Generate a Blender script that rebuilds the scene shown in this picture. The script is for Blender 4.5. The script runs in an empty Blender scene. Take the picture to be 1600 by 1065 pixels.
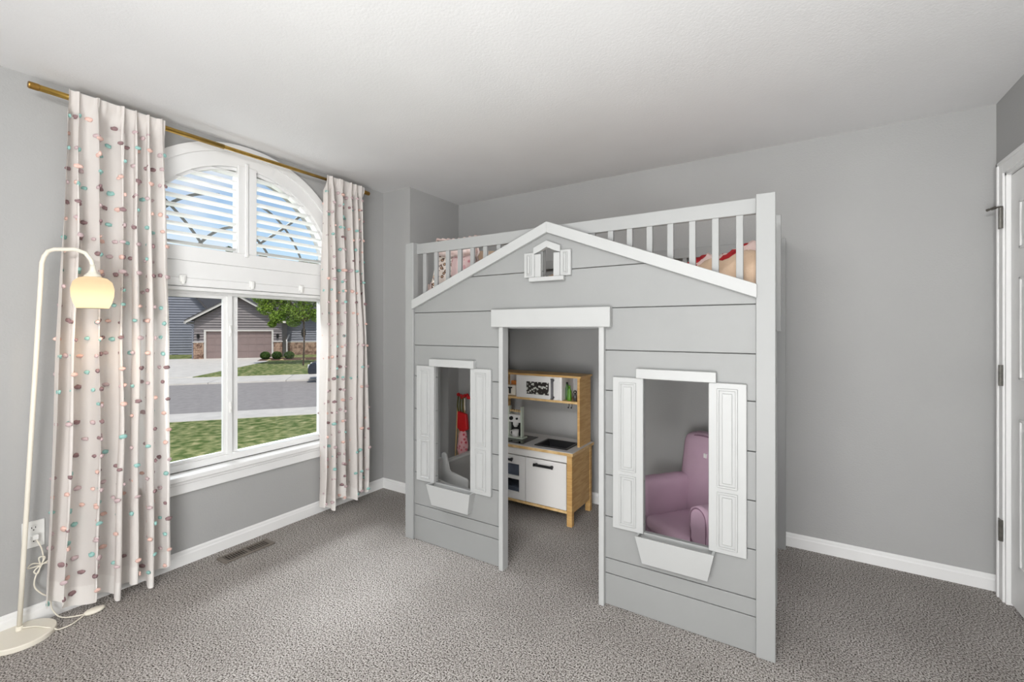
import bpy, bmesh, math, random
from mathutils import Vector, Matrix, noise
random.seed(7)
S = bpy.context.scene
C = S.collection
PI = math.pi

# ---------------------------------------------------------------- camera
cam_d = bpy.data.cameras.new('camera')
cam = bpy.data.objects.new('camera', cam_d); C.objects.link(cam)
cam.location = (0, 0, 1.3117)
cam.rotation_euler = (PI/2, 0, 0.5588)
cam_d.sensor_width = 36
cam_d.lens = 36*696.3/1600
cam_d.shift_y = -(532.5-514)/1600
cam_d.clip_start = 0.02; cam_d.clip_end = 500
S.camera = cam

# ---------------------------------------------------------------- light and exposure
S.view_settings.view_transform = 'Standard'
S.view_settings.look = 'None'
S.view_settings.exposure = 0.0
S.view_settings.gamma = 1.0
S.view_settings.use_curve_mapping = False

def lamp(name, kind, loc, rot, energy, color=(1, 1, 1), size=1, sizey=None):
    d = bpy.data.lights.new(name, kind); d.energy = energy; d.color = color
    if kind == 'AREA':
        d.shape = 'RECTANGLE'; d.size = size; d.size_y = sizey or size
    elif kind == 'SUN': d.angle = size
    else: d.shadow_soft_size = size
    o = bpy.data.objects.new(name, d); C.objects.link(o)
    o.location = loc; o.rotation_euler = rot
    return o
def aim(o, target):
    o.rotation_euler = (Vector(target)-Vector(o.location)).to_track_quat('-Z', 'Y').to_euler()

# sun over the street, high and from the right of the facing houses
sun = lamp('sun', 'SUN', (0, 0, 10), (0, 0, 0), 2.7, (1, .96, .9), 0.01)
sun.rotation_euler = Vector((-0.55, 0.30, -1.0)).to_track_quat('-Z', 'Y').to_euler()
# unseen area lamps added behind the camera as fill, some bounced off the ceiling
a1 = lamp('soft_rear_light', 'AREA', (-0.6, -0.92, 0.60), (0, 0, 0), 88, (1, 1, .998), 2.1, 1.1)
aim(a1, (-0.9, 3.2, 0.5))
a5 = lamp('soft_rear_light_high', 'AREA', (-0.2, -0.90, 2.25), (0, 0, 0), 47, (1, 1, .998), 1.9, 0.3)
aim(a5, (-0.4, 3.2, 2.2))
a2 = lamp('bounce_light', 'AREA', (-0.25, -0.38, 0.35), (PI, 0, 0), 31, (1, 1, .995), 1.6, 0.6)
aim(a2, (-0.3, -0.8, 2.44))
a4 = lamp('bounce_light_right', 'AREA', (0.50, -0.25, 0.35), (PI, 0, 0), 13, (1, 1, .995), 0.5, 0.8)
aim(a4, (0.55, -0.2, 2.44))
a3 = lamp('window_fill_light', 'AREA', (-5.2, 1.3, 3.9), (0, 0, 0), 600, (.95, .975, 1), 3.0, 1.6)  # unseen area lamp added outside to strengthen the light through the window
aim(a3, (-2.4, 1.5, 0.6))

w = bpy.data.worlds.new('sky'); S.world = w; w.use_nodes = True
nt = w.node_tree; nt.nodes.clear()
out = nt.nodes.new('ShaderNodeOutputWorld'); bg = nt.nodes.new('ShaderNodeBackground')
sky = nt.nodes.new('ShaderNodeTexSky'); sky.sky_type = 'NISHITA'; sky.sun_disc = False
sky.sun_elevation = math.radians(48); sky.sun_rotation = math.radians(120)
tc = nt.nodes.new('ShaderNodeTexCoord'); mp = nt.nodes.new('ShaderNodeMapping')
mp.inputs['Scale'].default_value = (2.2, 2.2, 6)
nz = nt.nodes.new('ShaderNodeTexNoise'); nz.inputs['Scale'].default_value = 1.6; nz.inputs['Detail'].default_value = 8
rp = nt.nodes.new('ShaderNodeValToRGB'); rp.color_ramp.elements[0].position = .50; rp.color_ramp.elements[1].position = .72
mul = nt.nodes.new('ShaderNodeMixRGB'); mul.blend_type = 'MULTIPLY'; mul.inputs['Fac'].default_value = 1
mul.inputs['Color2'].default_value = (.16, .155, .15, 1)
mx = nt.nodes.new('ShaderNodeMixRGB'); mx.inputs['Color2'].default_value = (.95, .97, 1, 1)
L = nt.links.new
L(tc.outputs['Generated'], mp.inputs['Vector']); L(mp.outputs[0], nz.inputs['Vector']); L(nz.outputs['Fac'], rp.inputs[0])
L(sky.outputs[0], mul.inputs['Color1']); L(mul.outputs[0], mx.inputs['Color1']); L(rp.outputs[0], mx.inputs['Fac'])
L(mx.outputs[0], bg.inputs['Color']); bg.inputs['Strength'].default_value = 1.0; L(bg.outputs[0], out.inputs[0])

# ---------------------------------------------------------------- materials
def lin(c):
    return tuple(((v/255)/12.92 if v/255 <= .04045 else ((v/255+.055)/1.055)**2.4) for v in c)
def mat(name, c, rough=.6, var=.0, vscale=6, bump=0, bscale=200, metal=0, c2=None, stretch=None, alpha=1, spec=.4):
    """procedural: c (0-255 sRGB), optional second colour mixed by noise, optional fine bump"""
    m = bpy.data.materials.new(name); m.use_nodes = True
    n = m.node_tree.nodes; l = m.node_tree.links.new
    b = n['Principled BSDF']; b.inputs['Roughness'].default_value = rough; b.inputs['Metallic'].default_value = metal
    b.inputs['Specular IOR Level'].default_value = spec
    base = lin(c)
    if c2 is None: c2 = tuple(max(0, v*(1-var)) for v in c)
    t = n.new('ShaderNodeTexCoord'); mpg = n.new('ShaderNodeMapping'); l(t.outputs['Object'], mpg.inputs[0])
    if stretch: mpg.inputs['Scale'].default_value = stretch
    z = n.new('ShaderNodeTexNoise'); z.inputs['Scale'].default_value = vscale; z.inputs['Detail'].default_value = 5
    l(mpg.outputs[0], z.inputs['Vector'])
    r = n.new('ShaderNodeValToRGB'); r.color_ramp.elements[0].position = .38; r.color_ramp.elements[1].position = .62
    r.color_ramp.elements[0].color = (*lin(c2), 1); r.color_ramp.elements[1].color = (*base, 1)
    l(z.outputs['Fac'], r.inputs[0]); l(r.outputs[0], b.inputs['Base Color'])
    if bump:
        z2 = n.new('ShaderNodeTexNoise'); z2.inputs['Scale'].default_value = bscale; z2.inputs['Detail'].default_value = 3
        l(t.outputs['Object'], z2.inputs['Vector'])
        bp = n.new('ShaderNodeBump'); bp.inputs['Strength'].default_value = bump; bp.inputs['Distance'].default_value = .004
        l(z2.outputs['Fac'], bp.inputs['Height']); l(bp.outputs[0], b.inputs['Normal'])
    return m

M = {}
M['wall'] = mat('wall_paint', (169, 169, 168), .75, .01, 3, .25, 110)
M['ceiling'] = mat('ceiling_paint', (226, 226, 226), .9, .01, 3, .22, 110)
M['white'] = mat('white_trim_paint', (232, 232, 231), .4, .01, 5)
M['bed_white'] = mat('bed_white_lacquer', (172, 173, 172), .4, .01, 5)
M['bed_grey'] = mat('bed_grey_board', (141, 142, 141), .5, .015, 4)
M['bed_post'] = mat('bed_post_grey', (150, 151, 150), .45, .01, 4)
M['brass'] = mat('brushed_brass', (196, 160, 84), .32, .08, 30, metal=1)
M['brass_dark'] = mat('brass_end', (170, 132, 70), .35, .08, 30, metal=1)
M['chrome'] = mat('satin_nickel', (140, 138, 132), .3, .1, 60, metal=1)
M['lampmetal'] = mat('cream_lamp_metal', (232, 226, 212), .4, .01, 8)
M['plastic'] = mat('white_plastic', (235, 235, 232), .35, .01, 8)
M['dark'] = mat('dark_slot', (25, 25, 26), .6, .05, 8)
M['ply'] = mat('birch_plywood', (206, 168, 110), .5, 0, 10, c2=(188, 146, 88), stretch=(1, 1, 8))
M['plyedge'] = mat('plywood_edge', (222, 190, 138), .55, 0, 20, c2=(196, 160, 105))
M['kwhite'] = mat('white_foil_front', (225, 223, 220), .4, .01, 6)
M['kgrey'] = mat('light_grey_worktop', (204, 203, 203), .45, .02, 6)
M['black'] = mat('black_plastic', (28, 28, 30), .3, .05, 12)
M['blackgloss'] = mat('black_glass_hob', (14, 14, 16), .08, .05, 12)
M['silver'] = mat('silver_grey_handle', (95, 95, 97), .3, .08, 40, metal=.5)
M['bin'] = mat('blue_grey_bin', (96, 102, 116), .6, .08, 20, .3, 150)
M['green'] = mat('green_bottle', (88, 140, 42), .25, .1, 20)
M['green_dark'] = mat('dark_green_bottle', (52, 92, 36), .3, .1, 20)
M['cream'] = mat('cream_painted_wood', (228, 220, 208), .5, .02, 10)
M['sage'] = mat('pale_sage_wood', (196, 204, 190), .5, .02, 10)
M['orange'] = mat('toast_orange', (200, 120, 50), .7, .15, 30)
M['tan'] = mat('natural_wood', (206, 176, 128), .5, .1, 20)
M['red'] = mat('red_plastic', (200, 22, 26), .4, .06, 15)
M['olive'] = mat('olive_ribbon', (96, 96, 48), .7, .1, 30)
M['purple'] = mat('mauve_twill', (196, 166, 184), .9, .03, 5, .35, 400)
M['purple_pipe'] = mat('mauve_piping', (136, 104, 122), .9, .03, 30)
M['toygrey'] = mat('grey_painted_toy', (172, 172, 170), .5, .02, 8)
M['sand'] = mat('sand_cotton', (214, 188, 164), .95, 0, 8, .4, 250, c2=(204, 176, 150))
M['pink'] = mat('pale_pink_cotton', (226, 210, 205), .95, 0, 22, .4, 250, c2=(206, 180, 173))
M['peach'] = mat('peach_cushion', (206, 158, 120), .95, .06, 12, .4, 250)
M['ventbrown'] = mat('taupe_vent_metal', (118, 110, 102), .5, .05, 20)
M['mattress'] = mat('mattress_ticking', (236, 236, 234), .9, .01, 8)
M['tuft_teal'] = mat('teal_tuft', (160, 206, 200), .95, .1, 60)
M['tuft_pink'] = mat('coral_tuft', (238, 200, 188), .95, .08, 60)
M['tuft_mauve'] = mat('mauve_tuft', (156, 128, 130), .95, .1, 60)
M['tuft_white'] = mat('pale_lilac_tuft', (206, 184, 186), .95, .05, 60)
M['blade'] = mat('shutter_blade_white', (216, 216, 214), .4, .01, 5)
M['lead'] = mat('grille_bar_grey', (92, 94, 92), .5, .05, 20)

def spotty(name, base, spots, scale, thr, rough=.95):
    m = bpy.data.materials.new(name); m.use_nodes = True
    n = m.node_tree.nodes; l = m.node_tree.links.new; b = n['Principled BSDF']; b.inputs['Roughness'].default_value = rough
    t = n.new('ShaderNodeTexCoord'); v = n.new('ShaderNodeTexVoronoi'); v.inputs['Scale'].default_value = scale
    l(t.outputs['Object'], v.inputs['Vector'])
    r = n.new('ShaderNodeValToRGB'); r.color_ramp.interpolation = 'CONSTANT'
    r.color_ramp.elements[0].color = (*lin(spots[0]), 1)
    r.color_ramp.elements[1].color = (*lin(base), 1); r.color_ramp.elements[1].position = thr
    for i, s_ in enumerate(spots[1:]):
        e = r.color_ramp.elements.new(thr*(i+1)/len(spots)); e.color = (*lin(s_), 1)
    l(v.outputs['Distance'], r.inputs[0]); l(r.outputs[0], b.inputs['Base Color'])
    return m
M['leopard'] = spotty('leopard_print', (226, 214, 204), [(196, 160, 130), (92, 72, 62)], 42, .45)
M['floral'] = spotty('pink_floral_print', (226, 198, 196), [(190, 120, 130), (214, 164, 168)], 30, .35)
M['blanket'] = spotty('red_and_pink_floral', (226, 200, 194), [(150, 16, 26), (176, 30, 38)], 11, .50)
M['redfloral'] = spotty('pink_red_floral_small', (232, 178, 182), [(190, 50, 70), (216, 110, 120)], 32, .38)

# carpet
def carpet():
    m = bpy.data.materials.new('speckled_grey_carpet'); m.use_nodes = True
    n = m.node_tree.nodes; l = m.node_tree.links.new; b = n['Principled BSDF']; b.inputs['Roughness'].default_value = 1
    b.inputs['Specular IOR Level'].default_value = .1
    t = n.new('ShaderNodeTexCoord')
    z = n.new('ShaderNodeTexNoise'); z.inputs['Scale'].default_value = 165; z.inputs['Detail'].default_value = 3.5
    l(t.outputs['Object'], z.inputs['Vector'])
    r = n.new('ShaderNodeValToRGB'); e = r.color_ramp.elements
    e[0].position = .37; e[0].color = (*lin((52, 46, 42)), 1); e[1].position = .62; e[1].color = (*lin((206, 202, 198)), 1)
    k = e.new(.465); k.color = (*lin((152, 146, 141)), 1)
    l(z.outputs['Fac'], r.inputs[0])
    z3 = n.new('ShaderNodeTexNoise'); z3.inputs['Scale'].default_value = 2.5; l(t.outputs['Object'], z3.inputs['Vector'])
    r3 = n.new('ShaderNodeValToRGB'); r3.color_ramp.elements[0].color = (.86, .855, .85, 1); r3.color_ramp.elements[0].position = .35; r3.color_ramp.elements[1].position = .65
    l(z3.outputs['Fac'], r3.inputs[0])
    x = n.new('ShaderNodeMixRGB'); x.blend_type = 'MULTIPLY'; x.inputs['Fac'].default_value = 1
    l(r.outputs[0], x.inputs['Color1']); l(r3.outputs[0], x.inputs['Color2']); l(x.outputs[0], b.inputs['Base Color'])
    bp = n.new('ShaderNodeBump'); bp.inputs['Strength'].default_value = .8; bp.inputs['Distance'].default_value = .008
    l(z.outputs['Fac'], bp.inputs['Height']); l(bp.outputs[0], b.inputs['Normal'])
    return m
M['carpet'] = carpet()

def sheer(name, c, trans=.45):
    m = bpy.data.materials.new(name); m.use_nodes = True
    n = m.node_tree.nodes; l = m.node_tree.links.new; n.clear()
    o = n.new('ShaderNodeOutputMaterial'); d = n.new('ShaderNodeBsdfDiffuse'); t = n.new('ShaderNodeBsdfTranslucent')
    d.inputs[0].default_value = (*lin(c), 1); t.inputs[0].default_value = (*lin(c), 1)
    x = n.new('ShaderNodeMixShader'); x.inputs[0].default_value = trans
    tcn = n.new('ShaderNodeTexCoord'); wv = n.new('ShaderNodeTexNoise'); wv.inputs['Scale'].default_value = 350
    l(tcn.outputs['Object'], wv.inputs['Vector'])
    bp = n.new('ShaderNodeBump'); bp.inputs['Strength'].default_value = .15; bp.inputs['Distance'].default_value = .002
    l(wv.outputs['Fac'], bp.inputs['Height']); l(bp.outputs[0], d.inputs['Normal'])
    l(d.outputs[0], x.inputs[1]); l(t.outputs[0], x.inputs[2]); l(x.outputs[0], o.inputs[0])
    return m
M['curtain'] = sheer('sheer_white_cotton', (238, 233, 229), .30)
M['hem'] = sheer('doubled_hem_cotton', (244, 240, 236), .2)

def glass():
    m = bpy.data.materials.new('window_glass'); m.use_nodes = True
    n = m.node_tree.nodes; l = m.node_tree.links.new; n.clear()
    o = n.new('ShaderNodeOutputMaterial'); t = n.new('ShaderNodeBsdfTransparent'); g = n.new('ShaderNodeBsdfGlossy')
    g.inputs['Roughness'].default_value = .02; f = n.new('ShaderNodeFresnel'); f.inputs['IOR'].default_value = 1.25
    t.inputs[0].default_value = (.97, .98, .98, 1)
    x = n.new('ShaderNodeMixShader'); l(f.outputs[0], x.inputs[0]); l(t.outputs[0], x.inputs[1]); l(g.outputs[0], x.inputs[2]); l(x.outputs[0], o.inputs[0])
    return m
M['glass'] = glass()
def shade_mat():
    m = bpy.data.materials.new('lit_opal_glass'); m.use_nodes = True
    n = m.node_tree.nodes; l = m.node_tree.links.new; n.clear()
    o = n.new('ShaderNodeOutputMaterial'); t = n.new('ShaderNodeBsdfTranslucent'); t.inputs[0].default_value = (.10, .095, .085, 1)
    e = n.new('ShaderNodeEmission'); e.inputs[0].default_value = (1, .84, .60, 1); e.inputs[1].default_value = .34
    a = n.new('ShaderNodeAddShader'); l(t.outputs[0], a.inputs[0]); l(e.outputs[0], a.inputs[1]); l(a.outputs[0], o.inputs[0])
    return m
M['shade'] = shade_mat()

# ---------------------------------------------------------------- mesh helpers
def box(bm, x0, x1, y0, y1, z0, z1, bev=0):
    vs = [bm.verts.new((x, y, z)) for x in (x0, x1) for y in (y0, y1) for z in (z0, z1)]
    fs = [bm.faces.new([vs[i] for i in q]) for q in ((0, 1, 3, 2), (4, 6, 7, 5), (0, 4, 5, 1), (2, 3, 7, 6), (0, 2, 6, 4), (1, 5, 7, 3))]
    if bev:
        bmesh.ops.bevel(bm, geom=list({e for f in fs for e in f.edges}), offset=bev, segments=1 if bev < .006 else 3, profile=.5, affect='EDGES')
    return bm
def B(*a, bev=0):
    return box(bmesh.new(), *a, bev=bev)
def prism(bm, pts, axis, a, b, bev=0):
    """polygon pts in the two other axes, extruded along axis from a to b"""
    def p(u, v, w_):
        return {'X': (w_, u, v), 'Y': (u, w_, v), 'Z': (u, v, w_)}[axis]
    A = [bm.verts.new(p(u, v, a)) for u, v in pts]; D = [bm.verts.new(p(u, v, b)) for u, v in pts]
    n = len(pts); fs = [bm.faces.new(A), bm.faces.new(D[::-1])]
    for i in range(n): fs.append(bm.faces.new((A[i], D[i], D[(i+1) % n], A[(i+1) % n])))
    if bev: bmesh.ops.bevel(bm, geom=list({e for f in fs for e in f.edges}), offset=bev, segments=1, profile=.5, affect='EDGES')
    return bm
def tube(bm, pts, r, n=10, caps=True):
    pts = [Vector(p) for p in pts]; rs = r if isinstance(r, (list, tuple)) else [r]*len(pts)
    rings = []; up = None
    for i, p in enumerate(pts):
        d = (pts[min(i+1, len(pts)-1)]-pts[max(i-1, 0)]).normalized()
        if up is None: up = d.orthogonal().normalized()
        up = (up-d*up.dot(d)).normalized(); s_ = d.cross(up)
        rings.append([bm.verts.new(p+(up*math.cos(2*PI*k/n)+s_*math.sin(2*PI*k/n))*rs[i]) for k in range(n)])
    for a, b in zip(rings, rings[1:]):
        for k in range(n): bm.faces.new((a[k], a[(k+1) % n], b[(k+1) % n], b[k]))
    if caps: bm.faces.new(rings[0][::-1]); bm.faces.new(rings[-1])
    return bm
def lathe(bm, prof, c=(0, 0, 0), n=24, caps=True):
    rings = [[bm.verts.new((c[0]+r*math.cos(2*PI*k/n), c[1]+r*math.sin(2*PI*k/n), c[2]+z)) for k in range(n)] for r, z in prof]
    for a, b in zip(rings, rings[1:]):
        for k in range(n): bm.faces.new((a[k], a[(k+1) % n], b[(k+1) % n], b[k]))
    if caps: bm.faces.new(rings[0][::-1]); bm.faces.new(rings[-1])
    return bm
def blob(bm, c, s, sub=3, amp=.0, fr=4, seed=0, rot=None, power=1):
    r_ = bmesh.ops.create_icosphere(bm, subdivisions=sub, radius=1)
    for v in r_['verts']:
        q = v.co.copy()
        if power != 1: q = Vector([math.copysign(abs(t)**power, t) for t in q])
        k = 1+amp*noise.noise(q*fr+Vector((seed, 0, 0)))
        q = Vector((q.x*s[0]*k, q.y*s[1]*k, q.z*s[2]*k))
        if rot: q = rot @ q
        v.co = q+Vector(c)
    return bm
def obj(name, bm, m, parent=None, smooth=False, label=None, cat=None, group=None, kind=None, bevel=0):
    me = bpy.data.meshes.new(name)
    bmesh.ops.recalc_face_normals(bm, faces=bm.faces)
    bm.to_mesh(me); bm.free()
    me.materials.append(M[m] if isinstance(m, str) else m)
    if smooth:
        for p in me.polygons: p.use_smooth = True
    o = bpy.data.objects.new(name, me); C.objects.link(o)
    if parent: o.parent = parent
    if bevel:
        bv = o.modifiers.new('bevel', 'BEVEL'); bv.width = bevel; bv.segments = 1; bv.limit_method = 'ANGLE'
    if label: o['label'] = label
    if cat: o['category'] = cat
    if group: o['group'] = group
    if kind: o['kind'] = kind
    return o
def thing(name, label, cat, loc=(0, 0, 0), rz=0, group=None, kind=None):
    o = bpy.data.objects.new(name, None); C.objects.link(o); o.empty_display_size = .05
    o.location = loc; o.rotation_euler = (0, 0, rz)
    if label: o['label'] = label
    if cat: o['category'] = cat
    if group: o['group'] = group
    if kind: o['kind'] = kind
    return o
def struct(name, bm, m, label=None, parent=None, smooth=False, bevel=0):
    return obj(name, bm, m, parent, smooth, label, kind='structure' if parent is None else None, bevel=bevel)
def cells(xs, zs, inside, y0, y1, axis='Y'):
    """board with holes: the kept cells of a grid, closed all round"""
    bm = bmesh.new(); vd = {}
    def V(i, j, k):
        if (i, j, k) not in vd:
            w_ = (y0, y1)[k]
            vd[i, j, k] = bm.verts.new((xs[i], w_, zs[j]) if axis == 'Y' else (w_, xs[i], zs[j]))
        return vd[i, j, k]
    nx, nz_ = len(xs)-1, len(zs)-1
    keep = [[inside((xs[i]+xs[i+1])/2, (zs[j]+zs[j+1])/2) for j in range(nz_)] for i in range(nx)]
    K = lambda i, j: 0 <= i < nx and 0 <= j < nz_ and keep[i][j]
    for i in range(nx):
        for j in range(nz_):
            if not K(i, j): continue
            for k in (0, 1): bm.faces.new([V(i, j, k), V(i+1, j, k), V(i+1, j+1, k), V(i, j+1, k)])
            for (di, dj, a, b) in ((-1, 0, (i, j), (i, j+1)), (1, 0, (i+1, j), (i+1, j+1)), (0, -1, (i, j), (i+1, j)), (0, 1, (i, j+1), (i+1, j+1))):
                if not K(i+di, j+dj): bm.faces.new([V(*a, 0), V(*b, 0), V(*b, 1), V(*a, 1)])
    return bm

# ---------------------------------------------------------------- the room
H = 2.44; XW = -2.87; XN = -2.565; YR = 2.5726; YB = 3.184; XR = .875; YF = -.95; T = .14
ow, oe, oz0 = .88, 2.08, .50       # window opening along Y and its foot
AY, AZ, AR = 1.48, 1.711, .60      # arch centre and radius
struct('floor', B(XW-T, XR+T, YF-T, YB+T, -.12, 0), 'carpet', 'speckled grey cut-pile carpet')
struct('ceiling', B(XW-T, XR+T, YF-T, YB+T, H, H+.12), 'ceiling', 'white textured ceiling')
# window wall with an arched opening, built as one polygon outline with a keyhole
def wall_window():
    bm = bmesh.new()
    arc = [(AY+AR*math.cos(PI*k/40), AZ+AR*math.sin(PI*k/40)) for k in range(41)]  # from right to left
    x0, x1 = XW-T, XW
    y0, y1 = YF, YR
    def quad(a, b, c_, d):
        A = [bm.verts.new((x0, *p)) for p in (a, b, c_, d)]; D = [bm.verts.new((x1, *p)) for p in (a, b, c_, d)]
        bm.faces.new(A); bm.faces.new(D)
    quad((y0, 0), (ow, 0), (ow, H), (y0, H)); quad((oe, 0), (y1, 0), (y1, H), (oe, H)); quad((ow, 0), (oe, 0), (oe, oz0), (ow, oz0))
    for a, b in zip(arc, arc[1:]): quad(a, b, (b[0], H), (a[0], H))
    loop = [(ow, oz0), (oe, oz0)]+arc
    A = [bm.verts.new((x0, *p)) for p in loop]; D = [bm.verts.new((x1, *p)) for p in loop]
    for i in range(len(loop)): bm.faces.new((A[i], D[i], D[(i+1) % len(loop)], A[(i+1) % len(loop)]))
    bmesh.ops.remove_doubles(bm, verts=bm.verts, dist=1e-5)
    return bm
struct('wall_left', wall_window(), 'wall', 'grey window wall with arched opening')
struct('wall_corner', B(XW-T, XN, YR, YB, 0, H), 'wall', 'grey boxed-out wall corner left of the bed')
struct('wall_back', B(XW-T, XR+T, YB, YB+T, 0, H), 'wall', 'grey wall behind the playhouse bed')
dy0, dy1, dz = 2.26, 3.065, 2.06
struct('wall_right', cells([YF, dy0, dy1, YB], [0, dz, H], lambda x, z: not (dy0 < x < dy1 and z < dz), XR, XR+T, 'X'), 'wall', 'grey wall round the door')
struct('wall_front', B(XW-T, XR+T, YF-T, YF, 0, H), 'wall', 'grey wall behind the viewer')
def baseboard(name, pts, h=.08, t=.013):
    """profile swept along a line in plan, the room on its left-hand side"""
    for i, (a, b) in enumerate(zip(pts, pts[1:])):
        a, b = Vector(a), Vector(b); d = (b-a).normalized(); nrm = Vector((-d.y, d.x))
        bm = bmesh.new(); prof = [(0, 0), (t, 0), (t, h*.68), (t*.75, h*.76), (t*.7, h*.9), (t*.3, h), (0, h)]
        A = [bm.verts.new((*(a+nrm*u), v)) for u, v in prof]; D = [bm.verts.new((*(b+nrm*u), v)) for u, v in prof]
        bm.faces.new(A); bm.faces.new(D[::-1])
        for k in range(len(prof)): bm.faces.new((A[k], D[k], D[(k+1) % len(prof)], A[(k+1) % len(prof)]))
        struct(name, bm, 'white', 'white moulded baseboard')
baseboard('baseboard_left', [(XW, YR), (XW, YF)])
baseboard('baseboard_corner', [(XN, YR), (XW, YR)]); baseboard('baseboard_corner', [(XN, YB), (XN, YR)])
baseboard('baseboard_back', [(XR, YB), (XN, YB)])
baseboard('baseboard_right', [(XR, YF), (XR, dy0-.07)])
baseboard('baseboard_front', [(XW, YF), (XR, YF)])

# ---------------------------------------------------------------- door 1
door = thing('door_1', 'white panelled door with three nickel hinges', None, (XR, dy1, 0), 0, kind='structure')
def at(o, bm):   # move absolute coordinates into the local frame of o (no rotation)
    bmesh.ops.translate(bm, verts=bm.verts, vec=-Vector(o.location)); return bm
bm = B(XR+.012, XR+.047, dy0+.016, dy1-.018, .012, dz-.018, bev=.002)
obj('door_slab', at(door, bm), 'white', door)
for (y0, y1) in ((dy0+.13, (dy0+dy1)/2-.05), ((dy0+dy1)/2+.05, dy1-.12)):
    for (z0, z1) in ((.22, .90), (1.08, 1.55), (1.68, 1.90)):
        fr = bmesh.new()
        for q in ((y0, y1, z0, z0+.012), (y0, y1, z1-.012, z1), (y0, y0+.012, z0, z1), (y1-.012, y1, z0, z1)):
            box(fr, XR+.006, XR+.013, *q, bev=.002)
        box(fr, XR+.004, XR+.013, y0+.04, y1-.04, z0+.04, z1-.04, bev=.006)
        obj('panel', at(door, fr), 'white', door)
def casing():
    bm = bmesh.new()
    for (ya, yb, za, zb) in ((dy1, dy1+.062, 0, dz+.062), (dy0-.062, dy0, 0, dz+.062), (dy0, dy1, dz, dz+.062)):
        box(bm, XR-.012, XR, ya, yb, za, zb, bev=.002)
    # raised outer back band and inner bead
    box(bm, XR-.018, XR-.01, dy1+.045, dy1+.062, 0, dz+.062, bev=.002)
    box(bm, XR-.018, XR-.01, dy0-.062, dy1+.062, dz+.045, dz+.062, bev=.002)
    box(bm, XR-.018, XR-.01, dy0-.062, dy0-.045, 0, dz+.062, bev=.002)
    # jamb lining
    for (ya, yb, za, zb) in ((dy1-.014, dy1, 0, dz), (dy0, dy0+.014, 0, dz), (dy0, dy1, dz-.014, dz)):
        box(bm, XR-.004, XR+T, ya, yb, za, zb)
    return bm
obj('casing', at(door, casing()), 'white', door)
for z in (1.845, 1.09, .345):
    bm = B(XR-.0150, XR-.0115, dy1-.004, dy1+.042, z-.046, z+.046)
    h = obj('hinge', at(door, bm), 'chrome', door, label='satin nickel hinge')
    bm = bmesh.new(); tube(bm, [(XR-.019, dy1-.004, z-.05), (XR-.019, dy1-.004, z+.05)], .0085, 10)
    obj('hinge_pin', at(door, bm), 'chrome', h)
bm = bmesh.new(); tube(bm, [(XR-.014, dy1-.01, 1.898), (XR-.036, dy1+.008, 1.900), (XR-.052, dy1+.030, 1.897)], .004, 8)
tube(bm, [(XR-.034, dy1+.006, 1.900), (XR-.044, dy1+.020, 1.898)], .008, 10); tube(bm, [(XR-.050, dy1+.028, 1.897), (XR-.055, dy1+.036, 1.896)], .007, 10)
obj('door_stop', at(door, bm), 'chrome', door, label='nickel hinge pin door stop')

# ---------------------------------------------------------------- windows
win = thing('window_1', 'arched white plantation shutter over the window', None, (XW, AY, 1.70), 0, kind='structure')
def arch_ring(r0, r1, x0, x1, n=40, cz=AZ, z_low=None):
    bm = bmesh.new(); prev = None
    for k in range(n+1):
        a = PI*k/n; c_, s_ = math.cos(a), math.sin(a)
        ring = [bm.verts.new((x, AY+r*c_, cz+r*s_)) for x, r in ((x0, r0), (x1, r0), (x1, r1), (x0, r1))]
        if prev:
            for i in range(4): bm.faces.new((prev[i], ring[i], ring[(i+1) % 4], prev[(i+1) % 4]))
        else: bm.faces.new(ring)
        prev = ring
    bm.faces.new(prev[::-1]); return bm
LB = 1.775                                # top of the shutter's bottom rail
obj('casing', at(win, arch_ring(.672, .722, XW, XW+.022)), 'white', win, label='curved white outer casing')
obj('frame', at(win, arch_ring(.590, .674, XW-.012, XW+.012)), 'white', win)
obj('inner_frame', at(win, arch_ring(.572, .602, XW-.055, XW-.005)), 'white', win)
bm = B(XW-.05, XW+.014, ow, oe, 1.695, LB, bev=.002); obj('bottom_rail', at(win, bm), 'white', win)
bm = B(XW-.05, XW+.018, AY-.062, AY-.001, LB, AZ+.60, bev=.002); box(bm, XW-.05, XW+.018, AY+.001, AY+.048, LB, AZ+.60, bev=.002)
obj('stile', at(win, bm), 'white', win)
bm = B(XW-.002, XW+.026, AY-.022, AY-.004, LB-.02, AZ+.62, bev=.003); obj('astragal', at(win, bm), 'white', win)
z = LB+.022; n_l = 0
while z < AZ+.575:
    half = math.sqrt(max(0, .585**2-(z-AZ)**2))
    for (ya, yb) in ((AY-half, AY-.062), (AY+.048, AY+half)):
        if yb-ya < .05: continue
        bm = bmesh.new(); c_, w2, t2 = XW-.028, .029, .0045
        prof = [(-w2, 0), (-w2*.5, t2), (w2*.5, t2), (w2, 0), (w2*.5, -t2), (-w2*.5, -t2)]
        an = math.radians(12)
        prof = [(c_+u*math.cos(an)-v*math.sin(an), z+u*math.sin(an)+v*math.cos(an)) for u, v in prof]
        prism(bm, prof, 'Y', ya, yb)
        obj('slat', at(win, bm), 'blade', win)
    z += .0515
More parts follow.
